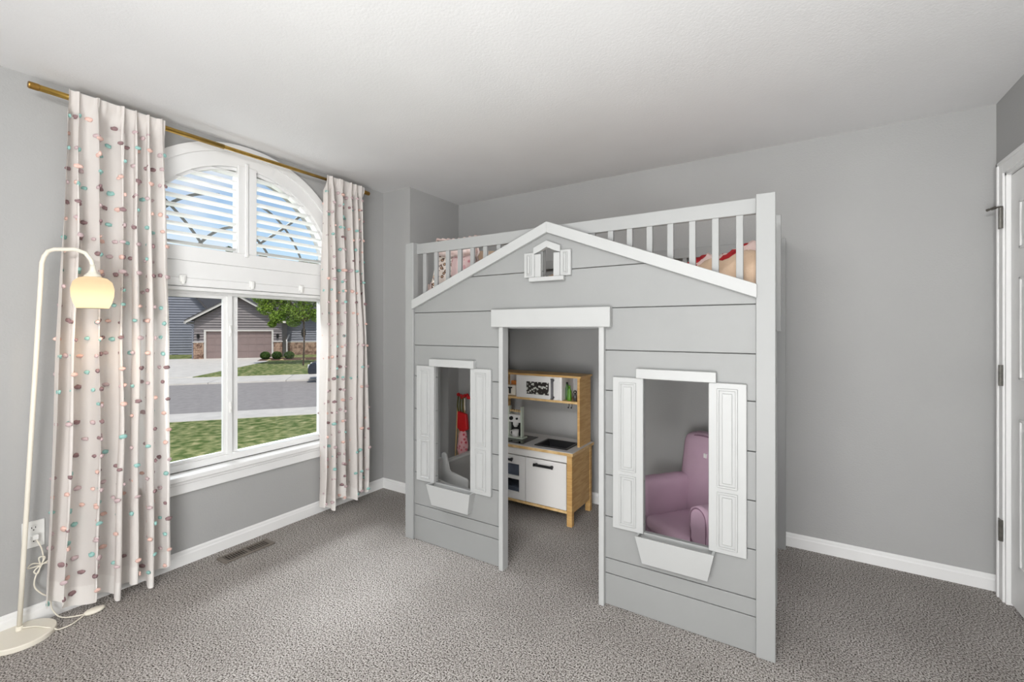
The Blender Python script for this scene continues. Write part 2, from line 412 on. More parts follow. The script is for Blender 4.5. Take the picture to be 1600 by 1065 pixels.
# glass and grille behind the shutter
def arch_pane(x, r):
    bm = bmesh.new(); vs = [bm.verts.new((x, AY+r*math.cos(PI*k/32), AZ+r*math.sin(PI*k/32))) for k in range(33)]
    bm.faces.new(vs); return bm
obj('pane', at(win, arch_pane(XW-.10, .59)), 'glass', win)
def arcpts(pts, n=14):
    P3 = [Vector((XW-.085, p[0], p[1])) for p in pts]; a, b, c_ = P3; res = []
    for k in range(n+1):
        t = k/n; res.append(a*(1-t)**2+(b*2-(a+c_)/2)*2*t*(1-t)+c_*t*t)
    return res
for pts in (((1.02, 2.09), (1.173, 1.936), (1.27, 1.80)), ((1.36, 2.13), (1.15, 2.055), (.98, 1.86)), ((1.44, 1.95), (1.335, 1.90), (1.24, 1.80)),
            ((1.60, 2.12), (1.77, 2.007), (1.90, 1.79)), ((1.97, 2.19), (1.76, 2.00), (1.57, 1.85)), ((1.54, 1.92), (1.605, 1.875), (1.66, 1.80))):
    bm = tube(bmesh.new(), arcpts(pts), .009, 6); bmesh.ops.scale(bm, vec=(.4, 1, 1), space=Matrix.Translation((-(XW-.085), 0, 0)), verts=bm.verts)
    obj('grille_bar', at(win, bm), 'lead', win, label='curved dark decorative grille bar')

win2 = thing('window_2', 'white sliding window under the arch', None, (XW, AY, oz0), 0, kind='structure')
def W2(name, bm, m='white', parent=None, **k):
    return obj(name, at(win2, bm), m, parent or win2, **k)
W2('lintel', B(XW-.12, XW+.006, ow, oe, 1.60, 1.695, bev=.002))
bl = W2('blind_cassette', B(XW-.06, XW+.010, ow+.005, oe-.005, 1.553, 1.60, bev=.004))
W2('blind_bottom_rail', B(XW-.05, XW+.0, ow+.005, oe-.005, 1.53, 1.551, bev=.003))
for y in (1.125, 1.50, 1.83):
    bm = B(XW+.010, XW+.022, y-.016, y+.016, 1.572, 1.612, bev=.003); box(bm, XW+.014, XW+.028, y-.007, y+.007, 1.56, 1.606, bev=.002)
    W2('bracket', bm, 'plastic', label='clear plastic blind clip')
# frame
fx0, fx1 = XW-.13, XW-.055
bm = B(fx0, fx1, ow, ow+.035, oz0+.005, 1.555, bev=.003); box(bm, fx0, fx1, oe-.035, oe, oz0+.005, 1.555, bev=.003)
box(bm, fx0, fx1, ow, oe, oz0+.005, oz0+.045, bev=.003); box(bm, fx0, fx1, ow, oe, 1.515, 1.60, bev=.003)
W2('frame', bm)
bm = B(XW-.115, XW-.085, 1.43, 1.464, oz0+.045, 1.515); box(bm, XW-.085, XW-.06, 1.395, 1.42, oz0+.045, 1.515)
W2('meeting_stile', bm)
bm = B(XW-.095, XW-.07, 1.375, 1.397, oz0+.045, 1.515)
for (za, zb) in ((oz0+.045, oz0+.062), (1.497, 1.515)): box(bm, XW-.095, XW-.07, ow+.035, 1.375, za, zb)
W2('sash_frame', bm)
for z in (.83, 1.30):
    bm = B(XW-.068, XW-.054, 1.402, 1.416, z-.035, z+.035, bev=.003); box(bm, XW-.056, XW-.046, 1.405, 1.413, z-.012, z+.012, bev=.002)
    W2('latch', bm, 'plastic')
W2('pane', B(XW-.086, XW-.084, ow+.03, 1.38, oz0+.05, 1.52), 'glass'); W2('pane', B(XW-.103, XW-.101, 1.455, oe-.03, oz0+.05, 1.52), 'glass')
W2('sill', B(XW-.06, XW+.042, ow-.05, oe+.05, .472, .502, bev=.006))
bm = B(XW, XW+.02, ow-.03, oe+.03, .40, .472, bev=.004); box(bm, XW, XW+.027, ow-.035, oe+.035, .452, .472, bev=.004)
W2('apron', bm)

# ---------------------------------------------------------------- playhouse loft bed
bed = thing('playhouse_loft_bed', 'grey and white wooden loft bed shaped like a gabled playhouse', 'bed', (-1.0575, 2.6, 0))
BX0, BX1, BY = -2.065, -.05, 2.03
def bp(name, bm, m, parent=None, **k):
    return obj(name, at(bed, bm), m, parent or bed, **k)
for (x0, x1) in ((BX0, BX0+.068), (BX1-.068, BX1)):
    bp('post', B(x0, x1, BY, BY+.045, 0, 1.852, bev=.002), 'bed_post'); bp('post', B(x0, x1+(.026 if x0 > -1 else 0), 3.105, 3.15, 0, 1.852, bev=.002), 'bed_post')
yf, yk = BY+.014, BY+.030
lx0, lx1 = BX0+.068, BX1-.068
holes = [(-1.335, -.775, -1, 1.325), (-1.822, -1.548, .385, 1.088), (-.567, -.293, .385, 1.088), (-1.09, -1.022, 1.578, 1.728)]
joints = [0, .15, .222, .421, .618, .817, 1.02, 1.212, 1.413, 1.612, 1.85]
apex, axz, slope = -1.0575, 1.838, .392
for z0, z1 in zip(joints, joints[1:]):
    z0g, z1g = z0+.0018, z1-.0018
    cuts = [[lx0, lx1]]
    full = [h for h in holes if h[2] < z0+.01 and h[3] > z1-.01]   # openings that split this course
    segs = [(lx0, lx1)]
    for h in full:
        ns = []
        for a, b in segs:
            if h[0] > a and h[1] < b: ns += [(a, h[0]), (h[1], b)]
            else: ns.append((a, b))
        segs = ns
    for a, b in segs:
        part = [h for h in holes if h not in full and h[2] < z1g and h[3] > z0g and h[0] > a and h[1] < b]
        xs = sorted({a, b, *[h[0] for h in part], *[h[1] for h in part]})
        zs = sorted({z0g, z1g, *[h[2] for h in part if z0g < h[2] < z1g], *[h[3] for h in part if z0g < h[3] < z1g]})
        bm = cells(xs, zs, lambda x, z: not any(h[0] < x < h[1] and h[2] < z < h[3] for h in part), yf, yk)
        if z1 > 1.42:
            for sg in (-1, 1):
                r_ = bmesh.ops.bisect_plane(bm, geom=bm.verts[:]+bm.edges[:]+bm.faces[:], plane_co=(apex, 0, axz), plane_no=Vector((sg*slope, 0, 1)).normalized(), clear_outer=True)
                bmesh.ops.holes_fill(bm, edges=[e for e in bm.edges if e.is_boundary], sides=0)
        bp('board', bm, 'bed_grey', bevel=.0015)
# thin backing behind the joints
bm = cells(sorted({lx0, lx1, *[h[0] for h in holes[:3]], *[h[1] for h in holes[:3]]}), [0.002, .385, 1.088, 1.325, 1.41],
           lambda x, z: not any(h[0] < x < h[1] and h[2] < z < h[3] for h in holes[:3]), yk, yk+.004)
bp('backing_panel', bm, 'bed_grey')
bm = cells([lx0, -1.09, -1.022, lx1], [1.411, 1.578, 1.728, 1.82], lambda x, z: not (-1.09 < x < -1.022 and 1.578 < z < 1.728), yk, yk+.004)
for sg in (-1, 1):
    bmesh.ops.bisect_plane(bm, geom=bm.verts[:]+bm.edges[:]+bm.faces[:], plane_co=(apex, 0, axz-.01), plane_no=Vector((sg*slope, 0, 1)).normalized(), clear_outer=True)
    bmesh.ops.holes_fill(bm, edges=[e for e in bm.edges if e.is_boundary], sides=0)
bp('backing_panel', bm, 'bed_grey')
# roof trims
def roof_trim(sg):
    bm = bmesh.new(); xe = lx0-.006 if sg < 0 else lx1+.004
    th = .056; top = lambda x: 1.862-slope*abs(x-apex)
    prism(bm, [(apex, top(apex)), (xe, top(xe)), (xe, top(xe)-th), (apex, top(apex)-th)], 'Y', BY-.010, BY+.016, bev=.002)
    return bm
for sg in (-1, 1): bp('roof_trim', roof_trim(sg), 'bed_white', label='white sloping roof trim')
bp('top_rail', B(lx0, lx1, BY+.03, BY+.055, 1.782, 1.846, bev=.002), 'bed_post')
for i in range(20):
    x = -1.935+.0924*i
    bp('baluster', B(x-.0135, x+.0135, BY+.0350, BY+.052, 1.345, 1.783, bev=.0015), 'bed_post')
bp('side_rail', B(lx0, lx1, BY+.055, BY+.08, 1.315, 1.44, bev=.002), 'bed_post'); bp('side_rail', B(lx0, lx1, 3.11, 3.135, 1.315, 1.44, bev=.002), 'bed_post')
bp('back_rail', B(lx0, lx1, 3.11, 3.135, 1.782, 1.846, bev=.002), 'bed_post')
for i in range(0, 20, 2):
    x = -1.89+.0924*i
    bp('back_baluster', B(x-.0135, x+.0135, 3.114, 3.131, 1.44, 1.783), 'bed_post')
bp('bunk_board', B(lx0+.002, lx1-.002, BY+.081, 3.109, 1.335, 1.353), 'bed_post')
# ends: stiles, rungs, low left panel
bp('end_stile', B(BX1-.03, BX1+.012, 2.45, 2.495, 1.30, 1.852, bev=.002), 'bed_post')
bp('end_stile', B(BX1-.05, BX1-.004, 2.45, 2.495, 0, 1.31, bev=.002), 'bed_post')
for z in (1.07, .79, .51, .24):
    bp('ladder_rung', B(BX1-.048, BX1-.006, BY+.045, 2.45, z-.012, z+.012, bev=.003), 'bed_post')
bp('end_rail', B(BX1-.048, BX1-.01, 2.495, 3.105, 1.30, 1.42, bev=.002), 'bed_post')
bp('end_rail', B(BX1-.048, BX1-.01, 2.495, 3.105, 1.782, 1.846, bev=.002), 'bed_post')
bp('end_rail', B(BX0+.012, BX0+.05, BY+.045, 3.105, 1.30, 1.42, bev=.002), 'bed_post')
bp('end_stile', B(BX0+.012, BX0+.055, 2.30, 2.385, 0, 1.30, bev=.002), 'bed_post')
bp('end_panel', B(BX0+.02, BX0+.045, 2.386, 3.105, .02, .385, bev=.002), 'bed_post')
bp('end_panel_cap', B(BX0+.014, BX0+.054, 2.386, 3.105, .385, .400, bev=.002), 'bed_white')
# doorway trims
for (x0, x1) in ((-1.348, -1.322), (-.776, -.750)):
    bp('door_trim', B(x0, x1, BY-.012, BY+.045, 0, 1.325, bev=.002), 'bed_white')
bp('door_lintel', B(-1.392, -.716, BY-.024, BY+.013, 1.322, 1.418, bev=.003), 'bed_white')
# big windows: header, shutters with panels, planter
def shutter(x0, x1, z0, z1, zsplit, t0=BY-.006):
    s_ = bp('shutter', B(x0, x1, t0, BY+.014, z0, z1, bev=.002), 'bed_white')
    big = (x1-x0) > .1; mgn = .032 if big else .016
    for (a, b) in zsplit:
        bm = bmesh.new()
        X0, X1 = x0+mgn, x1-mgn; w_ = .009 if big else .004
        # proud bead frame round a raised field
        k = w_+(.011 if big else .005)
        bm = cells([X0, X0+w_, X0+k, X1-k, X1-w_, X1], [a, a+w_, a+k, b-k, b-w_, b], lambda x, z: not (X0+w_ < x < X1-w_ and a+w_ < z < b-w_) or (X0+k < x < X1-k and a+k < z < b-k), t0-.006, t0+.001)
        bp('panel', bm, 'bed_white', s_, bevel=.002 if big else .001)
    return s_
for xc in (-1.6845, -.4295):
    shutter(xc-.279, xc-.137, .383, 1.088, [(.655, 1.066), (.403, .637)])
    shutter(xc+.137, xc+.279, .383, 1.088, [(.655, 1.066), (.403, .637)])
    bp('window_header', B(xc-.167, xc+.167, BY-.016, BY+.014, 1.088, 1.132, bev=.002), 'bed_white')
    bm = bmesh.new()
    vs = [bm.verts.new(p) for p in ((xc-.163, BY-.045, .384), (xc+.163, BY-.045, .384), (xc+.136, BY-.028, .262), (xc-.136, BY-.028, .262),
                                    (xc-.163, BY+.014, .384), (xc+.163, BY+.014, .384), (xc+.136, BY+.014, .262), (xc-.136, BY+.014, .262))]
    for q in ((0, 1, 2, 3), (4, 7, 6, 5), (0, 3, 7, 4), (1, 5, 6, 2), (3, 2, 6, 7)): bm.faces.new([vs[i] for i in q])
    # open top with a shallow trough
    inn = [bm.verts.new(p) for p in ((xc-.153, BY-.037, .384), (xc+.153, BY-.037, .384), (xc+.153, BY+.013, .384), (xc-.153, BY+.013, .384))]
    low = [bm.verts.new((v.co.x*1, v.co.y, .345)) for v in inn]
    for a, b, c_, d in ((0, 1, 1, 0), (1, 5, 2, 1), (5, 4, 3, 2), (4, 0, 0, 3)): bm.faces.new((vs[a], vs[b], inn[c_], inn[d]))
    for i in range(4): bm.faces.new((inn[i], inn[(i+1) % 4], low[(i+1) % 4], low[i]))
    bm.faces.new(low)
    bp('window_box', bm, 'bed_white', bevel=.002)
# gable window
xc = -1.0565
bm = bmesh.new()
box(bm, xc-.072, xc-.036, BY-.004, BY+.014, 1.578, 1.70, bev=.0015); box(bm, xc+.036, xc+.072, BY-.004, BY+.014, 1.578, 1.70, bev=.0015)
prism(bm, [(xc, 1.764), (xc-.076, 1.733), (xc-.076, 1.700), (xc-.036, 1.714), (xc, 1.732)], 'Y', BY-.010, BY+.014)
prism(bm, [(xc, 1.764), (xc, 1.732), (xc+.036, 1.714), (xc+.076, 1.700), (xc+.076, 1.733)], 'Y', BY-.010, BY+.014)
bp('gable_window_frame', bm, 'bed_white')
bp('gable_window_sill', B(xc-.101, xc+.098, BY-.016, BY+.014, 1.558, 1.580, bev=.002), 'bed_white')
shutter(xc-.136, xc-.074, 1.581, 1.710, [(1.592, 1.699)], BY-.004); shutter(xc+.074, xc+.132, 1.581, 1.710, [(1.592, 1.699)], BY-.004)

# ---------------------------------------------------------------- bedding
obj('mattress', B(lx0+.01, lx1-.02, BY+.085, 3.10, 1.353, 1.48, bev=.02), 'mattress', smooth=False,
    label='white mattress lying in the loft bed under the bedding', cat='mattress')
def sheet(name, x0, x1, y0, y1, hf, m, label, cat, nx=60, ny=40, zb=None):
    """thick soft bedding; hf(x,y) is the top height"""
    bm = bmesh.new(); top = []
    for i in range(nx+1):
        row = []
        for j in range(ny+1):
            u, v = i/nx, j/ny; x, y = x0+(x1-x0)*u, y0+(y1-y0)*v
            row.append(bm.verts.new((x, y, hf(x, y, u, v))))
        top.append(row)
    bot = [[bm.verts.new((v.co.x, v.co.y, zb)) for v in row] for row in top]
    for i in range(nx):
        for j in range(ny):
            bm.faces.new((top[i][j], top[i+1][j], top[i+1][j+1], top[i][j+1]))
            bm.faces.new((bot[i][j], bot[i][j+1], bot[i+1][j+1], bot[i+1][j]))
    for i in range(nx):
        bm.faces.new((top[i][0], bot[i][0], bot[i+1][0], top[i+1][0])); bm.faces.new((top[i][ny], top[i+1][ny], bot[i+1][ny], bot[i][ny]))
    for j in range(ny):
        bm.faces.new((top[0][j], top[0][j+1], bot[0][j+1], bot[0][j])); bm.faces.new((top[nx][j], bot[nx][j], bot[nx][j+1], top[nx][j+1]))
    return obj(name, bm, m, smooth=True, label=label, cat=cat)
def edge(u, k=12): return min(1, k*u, k*(1-u))**.5 if 0 < u < 1 else 0
def duvet(x, y, u, v):
    e = min(1, u*10)**.5*edge(v, 9)
    h = .05+.135*math.exp(-((x+.10)/.40)**2)+.14*math.exp(-((x+1.27)/.12)**2)*math.exp(-((y-2.52)/.16)**2)
    h += .026*noise.noise(Vector((x*5, y*5, 1)))+.022*noise.noise(Vector((x*14+y*9, y*5, 4)))-.034*abs(noise.noise(Vector((x*17-y*12, y*7, 2))))-.012*abs(noise.noise(Vector((x*34+y*22, y*10, 6))))
    return 1.482+e*max(h, .02)
sheet('duvet', -1.44, lx1-.004, BY+.085, 3.05, duvet, 'sand', 'crumpled sand-coloured duvet heaped at the right end of the loft bed', 'duvet', 90, 50, zb=1.481)
def blk(x, y, u, v):
    e = min(1, u*6)**.5*edge(v, 5)
    base = duvet(x, y, (x+1.44)/(lx1-.004+1.44), (y-BY-.085)/(3.05-BY-.085))
    return base+.006+e*(.055+.045*noise.noise(Vector((x*8, y*7, 9)))+.03*noise.noise(Vector((x*18+y*8, y*9, 3))))
def blk_obj():
    nx, ny, x0, x1, y0, y1 = 50, 30, -.50, lx1-.006, BY+.34, BY+.85
    bm = bmesh.new(); g = []
    for i in range(nx+1):
        row = []
        for j in range(ny+1):
            u, v = i/nx, j/ny; x, y = x0+(x1-x0)*u, y0+.05*math.sin(u*5)+(y1-y0)*v; row.append(bm.verts.new((x, y, blk(x, y, u, v))))
        g.append(row)
    for i in range(nx):
        for j in range(ny): bm.faces.new((g[i][j], g[i+1][j], g[i+1][j+1], g[i][j+1]))
    o = obj('blanket', bm, 'blanket', smooth=True, label='red and pink flower-print blanket bunched at the right end of the loft bed', cat='blanket')
    o.modifiers.new('thick', 'SOLIDIFY').thickness = .003
blk_obj()
def pillow(name, loc, s, rot, m, label, cat='pillow', seed=0, trim=None):
    bm = bmesh.new(); n = 22; g = {}
    for side in (1, -1):
        for i in range(n+1):
            for j in range(n+1):
                u, v = 2*i/n-1, 2*j/n-1
                if side == -1 and (i in (0, n) or j in (0, n)): g[side, i, j] = g[1, i, j]; continue
                t = (max(0, 1-u**4)*max(0, 1-v**4))**.5
                pin = 1-.07*(u*u*v*v) if True else 1
                wr = .12*noise.noise(Vector((u*3+seed, v*3, side)))+.08*noise.noise(Vector((u*8+seed, v*3, side)))
                g[side, i, j] = bm.verts.new((u*s[0]/2*(1-.06*(1-abs(v))*abs(u)), side*s[1]/2*t*(1+wr), v*s[2]/2*(1-.06*(1-abs(u))*abs(v))))
        for i in range(n):
            for j in range(n):
                q = [g[side, i, j], g[side, i+1, j], g[side, i+1, j+1], g[side, i, j+1]]
                bm.faces.new(q)
    o = obj(name, bm, m, smooth=True, label=label, cat=cat); o.location = loc; o.rotation_euler = rot
    if trim:
        bm = bmesh.new(); pts = []
        for k in range(96):
            t = k/24; sd, f_ = int(t), t-int(t)
            u, v = ((2*f_-1, -1), (1, 2*f_-1), (1-2*f_, 1), (-1, 1-2*f_))[sd]
            r_ = .014*math.sin(k*2.1)
            pts.append((u*s[0]/2*(1-.06*(1-abs(v))*abs(u))+u*.008, r_, v*s[2]/2*(1-.06*(1-abs(u))*abs(v))+v*.008))
        pts.append(pts[0]); tube(bm, pts, .008, 6, caps=False); obj('ruffle', bm, trim, o, smooth=True)
    return o
TL = -.22   # backwards lean
pillow('pillow', (-1.90, 2.33, 1.685), (.31, .13, .47), (-.10, 0, .18), 'pink', 'pale pink ruffled pillow standing tall at the left front of the loft bed', seed=3, trim='pink')
pillow('cushion', (-1.905, 2.205, 1.635), (.15, .07, .30), (-.12, .16, .25), 'leopard', 'leopard-print cushion leaning on the pink pillow', 'cushion', seed=8)
pillow('cushion', (-1.755, 2.215, 1.630), (.16, .07, .30), (-.12, -.05, .12), 'floral', 'pink flower-print cushion right of the leopard one', 'cushion', seed=12)
pillow('pillow', (-1.80, 2.74, 1.700), (.42, .14, .42), (-.22, 0, .30), 'sand', 'sand-coloured pillow behind and right of the pink pillow on the loft bed', seed=20)
pillow('cushion', (-1.60, 2.50, 1.630), (.20, .09, .26), (-.25, 0, .3), 'peach', 'small peach cushion right of the sand-coloured pillow', 'cushion', seed=30)
def throw():
    bm = bmesh.new(); blob(bm, (-1.965, 2.15, 1.500), (.025, .03, .10), 4, .5, 3.2, 5)
    for v in bm.verts: v.co.z = max(v.co.z, 1.482)
    return obj('throw_blanket', bm, 'pink', smooth=True, label='pale pink throw bundled at the left front corner of the loft bed', cat='blanket')
throw()

# ---------------------------------------------------------------- play kitchen
KX0, KX1, KY0, KY1 = -1.945, -1.225, 2.705, 3.055
kit = thing('play_kitchen', 'birch and white toy kitchen with sink, hob and oven under the loft bed', 'toy kitchen', ((KX0+KX1)/2, 2.9, 0))
def kp(name, bm, m, parent=None, **k):
    return obj(name, at(kit, bm), m, parent or kit, **k)
for x0 in (KX0, KX1-.038):
    for y0 in (KY0, KY1-.036): kp('leg', B(x0, x0+.038, y0, y0+.036, 0, .473, bev=.002), 'ply')
kp('side_panel', B(KX1-.015, KX1-.003, KY0+.04, KY1-.04, .085, .473, bev=.001), 'ply'); kp('side_panel', B(KX0+.003, KX0+.015, KY0+.04, KY1-.04, .085, .473, bev=.001), 'ply')
kp('bottom_panel', B(KX0+.01, KX1-.01, KY0+.002, KY1-.01, .082, .100, bev=.001), 'plyedge')
kp('back_panel', B(KX0+.045, KX1-.045, KY1-.02, KY1-.012, .10, .47), 'kwhite')
kp('divider', B(-1.592, -1.580, KY0+.02, KY1-.02, .10, .42), 'kwhite')
kp('apron', B(KX0+.045, KX1-.038, KY0+.002, KY0+.016, .42, .472, bev=.001), 'kwhite')
# worktop frame round sink hole
sx0, sx1, sy0, sy1 = -1.52, -1.29, 2.755, 2.94
bm = cells([KX0-.012, sx0, sx1, KX1+.014], [KY0-.018, sy0, sy1, KY1+.005], lambda x, z: not (sx0 < x < sx1 and sy0 < z < sy1), .474, .492)
for v in bm.verts: v.co = Vector((v.co.x, v.co.z, v.co.y))
kp('worktop', bm, 'plyedge')
bm = cells([KX0-.008, sx0, sx1, KX1+.010], [KY0-.014, sy0, sy1, KY1+.002], lambda x, z: not (sx0 < x < sx1 and sy0 < z < sy1), .492, .495)
for v in bm.verts: v.co = Vector((v.co.x, v.co.z, v.co.y))
kp('worktop_surface', bm, 'kgrey')
# sink
bm = bmesh.new()
rim = [(sx0-.012, sy0-.012), (sx1+.012, sy0-.012), (sx1+.012, sy1+.012), (sx0-.012, sy1+.012)]
inn = [(sx0+.006, sy0+.006), (sx1-.006, sy0+.006), (sx1-.006, sy1-.006), (sx0+.006, sy1-.006)]
low = [(sx0+.03, sy0+.03), (sx1-.03, sy0+.03), (sx1-.03, sy1-.03), (sx0+.03, sy1-.03)]
R = [[bm.verts.new((x, y, z)) for x, y in q] for q, z in ((rim, .4955), (rim, .501), (inn, .501), (low, .43))]
for a, b in zip(R, R[1:]):
    for i in range(4): bm.faces.new((a[i], a[(i+1) % 4], b[(i+1) % 4], b[i]))
bm.faces.new(R[-1]); kp('sink', bm, 'black', bevel=.003)
kp('hob', B(-1.90, -1.612, 2.725, 2.955, .4955, .499, bev=.001), 'blackgloss')
# doors
d_ = kp('cabinet_door', B(-1.578, -1.266, KY0-.002, KY0+.014, .104, .414, bev=.002), 'kwhite')
def handle(parent, p0, p1, m='black', r=.008):
    p0, p1 = Vector(p0), Vector(p1); bm = bmesh.new(); off = Vector((0, -.022, 0)); d = (p1-p0).normalized()
    tube(bm, [p0, p0+off], r*1.25, 10); tube(bm, [p1, p1+off], r*1.25, 10)
    tube(bm, [p0+off-d*.012, p0+off, p1+off, p1+off+d*.012], [r*1.5, r*1.1, r*1.1, r*1.5], 10)
    kp('handle', bm, m, parent, smooth=True, label='black bar handle')
handle(d_, (-1.49, KY0-.002, .378), (-1.37, KY0-.002, .378))
od = cells([KX0+.047, -1.86, -1.632, -1.582], [.104, .155, .245, .268, .352, .414], lambda x, z: not (-1.86 < x < -1.632 and (.155 < z < .245 or .268 < z < .352)), KY0-.002, KY0+.014)
d_ = kp('oven_door', od, 'kwhite', bevel=.001)
kp('oven_pane', B(-1.858, -1.634, KY0+.006, KY0+.008, .157, .350), 'glass', d_)
handle(d_, (-1.80, KY0-.002, .385), (-1.69, KY0-.002, .385))
kp('oven_shelf', B(KX0+.02, -1.592, KY0+.03, KY1-.03, .252, .262), 'kwhite')
# upper unit
UY0 = 2.852; UZ = .985
kp('upright', B(KX1-.026, KX1-.008, UY0, KY1-.005, .495, UZ-.014, bev=.001), 'ply'); kp('upright', B(KX0+.008, KX0+.026, UY0, KY1-.005, .495, UZ-.014, bev=.001), 'ply')
kp('top_board', B(KX0, KX1+.002, UY0-.006, KY1, UZ-.014, UZ, bev=.001), 'ply')
kp('shelf', B(KX0+.026, KX1-.026, UY0, KY1-.01, .790, .806, bev=.001), 'plyedge')
kp('upper_back', B(KX0+.026, KX1-.026, KY1-.012, KY1-.006, .806, .971), 'kgrey')
mw = kp('microwave', B(-1.745, -1.368, UY0-.002, KY1-.014, .8065, .9705, bev=.002), 'kwhite', label='white toy microwave compartment')
md = kp('microwave_door', cells([-1.732, -1.655, -1.468, -1.385], [.812, .836, .928, .964], lambda x, z: not (-1.655 < x < -1.468 and .836 < z < .928), UY0-.008, UY0+.006), 'kwhite', mw, bevel=.001)
M['mwpat'] = spotty('leafy_print', (44, 38, 36), [(222, 224, 214), (176, 176, 168)], 55, .42, .3)
kp('microwave_window', B(-1.657, -1.466, UY0-.0035, UY0-.0015, .834, .930), 'mwpat', mw, label='dark window printed with pale leaves')
handle(mw, (-1.432, UY0-.008, .826), (-1.432, UY0-.008, .948), 'silver')
for x in (-1.335, -1.312):
    bm = bmesh.new(); tube(bm, [(x, 2.90, .790), (x, 2.90, .765), (x, 2.89, .755), (x, 2.88, .762)], .0025, 6); blob(bm, (x, 2.888, .756), (.006, .006, .006), 1)
    kp('hook', bm, 'black')

# things on and in the kitchen
def small(name, parts, label, cat, group=None):
    """parts: list of (name, bm, mat); coordinates absolute"""
    c_ = Vector((0, 0, 0)); n_ = 0
    for _, bm, _ in parts:
        for v in bm.verts: c_ += v.co; n_ += 1
    c_ /= n_; c_.z = min(v.co.z for _, bm, _ in parts for v in bm.verts)
    t = thing(name, label, cat, tuple(c_), 0, group)
    for pn, bm, m in parts: obj(pn, at(t, bm), m, t, smooth=pn in ('bottle_body', 'cap', 'mug', 'spout', 'knob', 'lid', 'stick', 'neck', 'jar', 'handle'))
    return t
lb = bmesh.new(); box(lb, -1.876, -1.792, 2.88, 3.01, .807, .886, bev=.010)
lev = B(-1.846, -1.832, 2.868, 2.881, .822, .868, bev=.002); box(lev, -1.858, -1.820, 2.866, 2.880, .862, .872, bev=.002)
toast = B(-1.862, -1.806, 2.925, 2.937, .880, .915, bev=.005); box(toast, -1.862, -1.806, 2.955, 2.967, .880, .912, bev=.005)
for bm in (lb, lev, toast): bmesh.ops.translate(bm, verts=bm.verts, vec=(.022, 0, 0))
small('toy_toaster', [('body', lb, 'cream'), ('lever', lev, 'dark'), ('toast', toast, 'orange')], 'cream wooden toy toaster on the kitchen shelf left of the microwave', 'toy')
def bottle(x, y, h, m, label):
    b = lathe(bmesh.new(), [(.015, 0), (.016, .004), (.016, h*.62), (.009, h*.78), (.007, h*.90)], (x, y, .8065), 16)
    c_ = lathe(bmesh.new(), [(.008, h*.90), (.008, h)], (x, y, .806), 12)
    small('toy_bottle', [('bottle_body', b, m), ('cap', c_, 'black' if m == 'green_dark' else 'green')], label, 'bottle', 'toy bottles on the shelf')
bottle(-1.362, 2.925, .125, 'green_dark', 'taller dark green toy bottle with black cap on the kitchen shelf')
bottle(-1.330, 2.895, .105, 'green', 'bright green toy bottle in front of the dark green one')
b = lathe(bmesh.new(), [(.012, 0), (.013, .03), (.008, .05)], (-1.288, 2.90, .806), 14); c_ = blob(bmesh.new(), (-1.288, 2.90, .806+.062), (.013, .013, .013), 2)
small('toy_shaker', [('jar', b, 'silver'), ('lid', c_, 'chrome')], 'small silver toy shaker at the right end of the kitchen shelf', 'toy')
# coffee maker
cy = 2.88
parts = [('base', B(-1.878, -1.726, cy-.045, cy+.03, .4995, .512, bev=.002), 'sage')]
s_ = B(-1.862, -1.850, cy-.03, cy+.005, .512, .735, bev=.002); box(s_, -1.752, -1.740, cy-.03, cy+.005, .512, .735, bev=.002)
parts.append(('side', s_, 'sage'))
parts.append(('control_panel', B(-1.850, -1.752, cy-.034, cy+.004, .618, .675, bev=.002), 'kwhite'))
parts.append(('back', B(-1.850, -1.752, cy+.002, cy+.006, .512, .618), 'dark'))
kn = bmesh.new(); tube(kn, [(-1.825, cy-.034, .648), (-1.825, cy-.048, .648)], .014, 14); parts.append(('knob', kn, 'dark'))
kn = bmesh.new(); tube(kn, [(-1.777, cy-.034, .648), (-1.777, cy-.044, .648)], .008, 12); parts.append(('knob', kn, 'dark'))
sp = lathe(bmesh.new(), [(.012, .582), (.022, .600), (.022, .617)], (-1.80, cy-.016, 0), 16); parts.append(('spout', sp, 'kwhite'))
pd = bmesh.new()
for i in range(5): tube(pd, [(-1.842+.02*i, cy-.02, .70), (-1.842+.02*i, cy+.004, .70)], .009, 8)
parts.append(('pod', pd, 'tan'))
for _, bm, _ in parts: bmesh.ops.translate(bm, verts=bm.verts, vec=(.055, -.02, 0))
small('toy_coffee_maker', parts, 'pale green and white toy coffee maker standing on the hob', 'toy')
mg = lathe(bmesh.new(), [(.024, 0), (.026, .05), (.023, .05), (.022, .006)], (-1.795, cy-.028, .5125), 18)
hd = tube(bmesh.new(), [(-1.822, cy-.030, .555), (-1.838, cy-.032, .550), (-1.840, cy-.032, .532), (-1.822, cy-.030, .524)], .0035, 6)
for bm in (mg, hd): bmesh.ops.translate(bm, verts=bm.verts, vec=(.055, -.02, 0))
small('toy_mug', [('mug', mg, 'kwhite'), ('handle', hd, 'kwhite')], 'white toy mug inside the toy coffee maker', 'mug')
def bin_(z0, z1, label):
    bm = bmesh.new(); vs = []
    for (x0, x1, y0, y1, z) in ((-1.835, -1.655, 2.735, 2.93, z0), (-1.845, -1.645, 2.728, 2.94, z1)):
        vs.append([bm.verts.new(p) for p in ((x0, y0, z), (x1, y0, z), (x1, y1, z), (x0, y1, z))])
    for i in range(4): bm.faces.new((vs[0][i], vs[0][(i+1) % 4], vs[1][(i+1) % 4], vs[1][i]))
    bm.faces.new(vs[0]); rim = B(-1.848, -1.642, 2.724, 2.731, z1-.008, z1+.002)
    small('storage_bin', [('basket', bm, 'bin'), ('rim', rim, 'bin')], label, 'bin', 'bins in the toy oven')
bin_(.262, .34, 'blue-grey basket on the upper oven shelf of the toy kitchen')
bin_(.101, .18, 'blue-grey basket in the bottom of the toy oven')

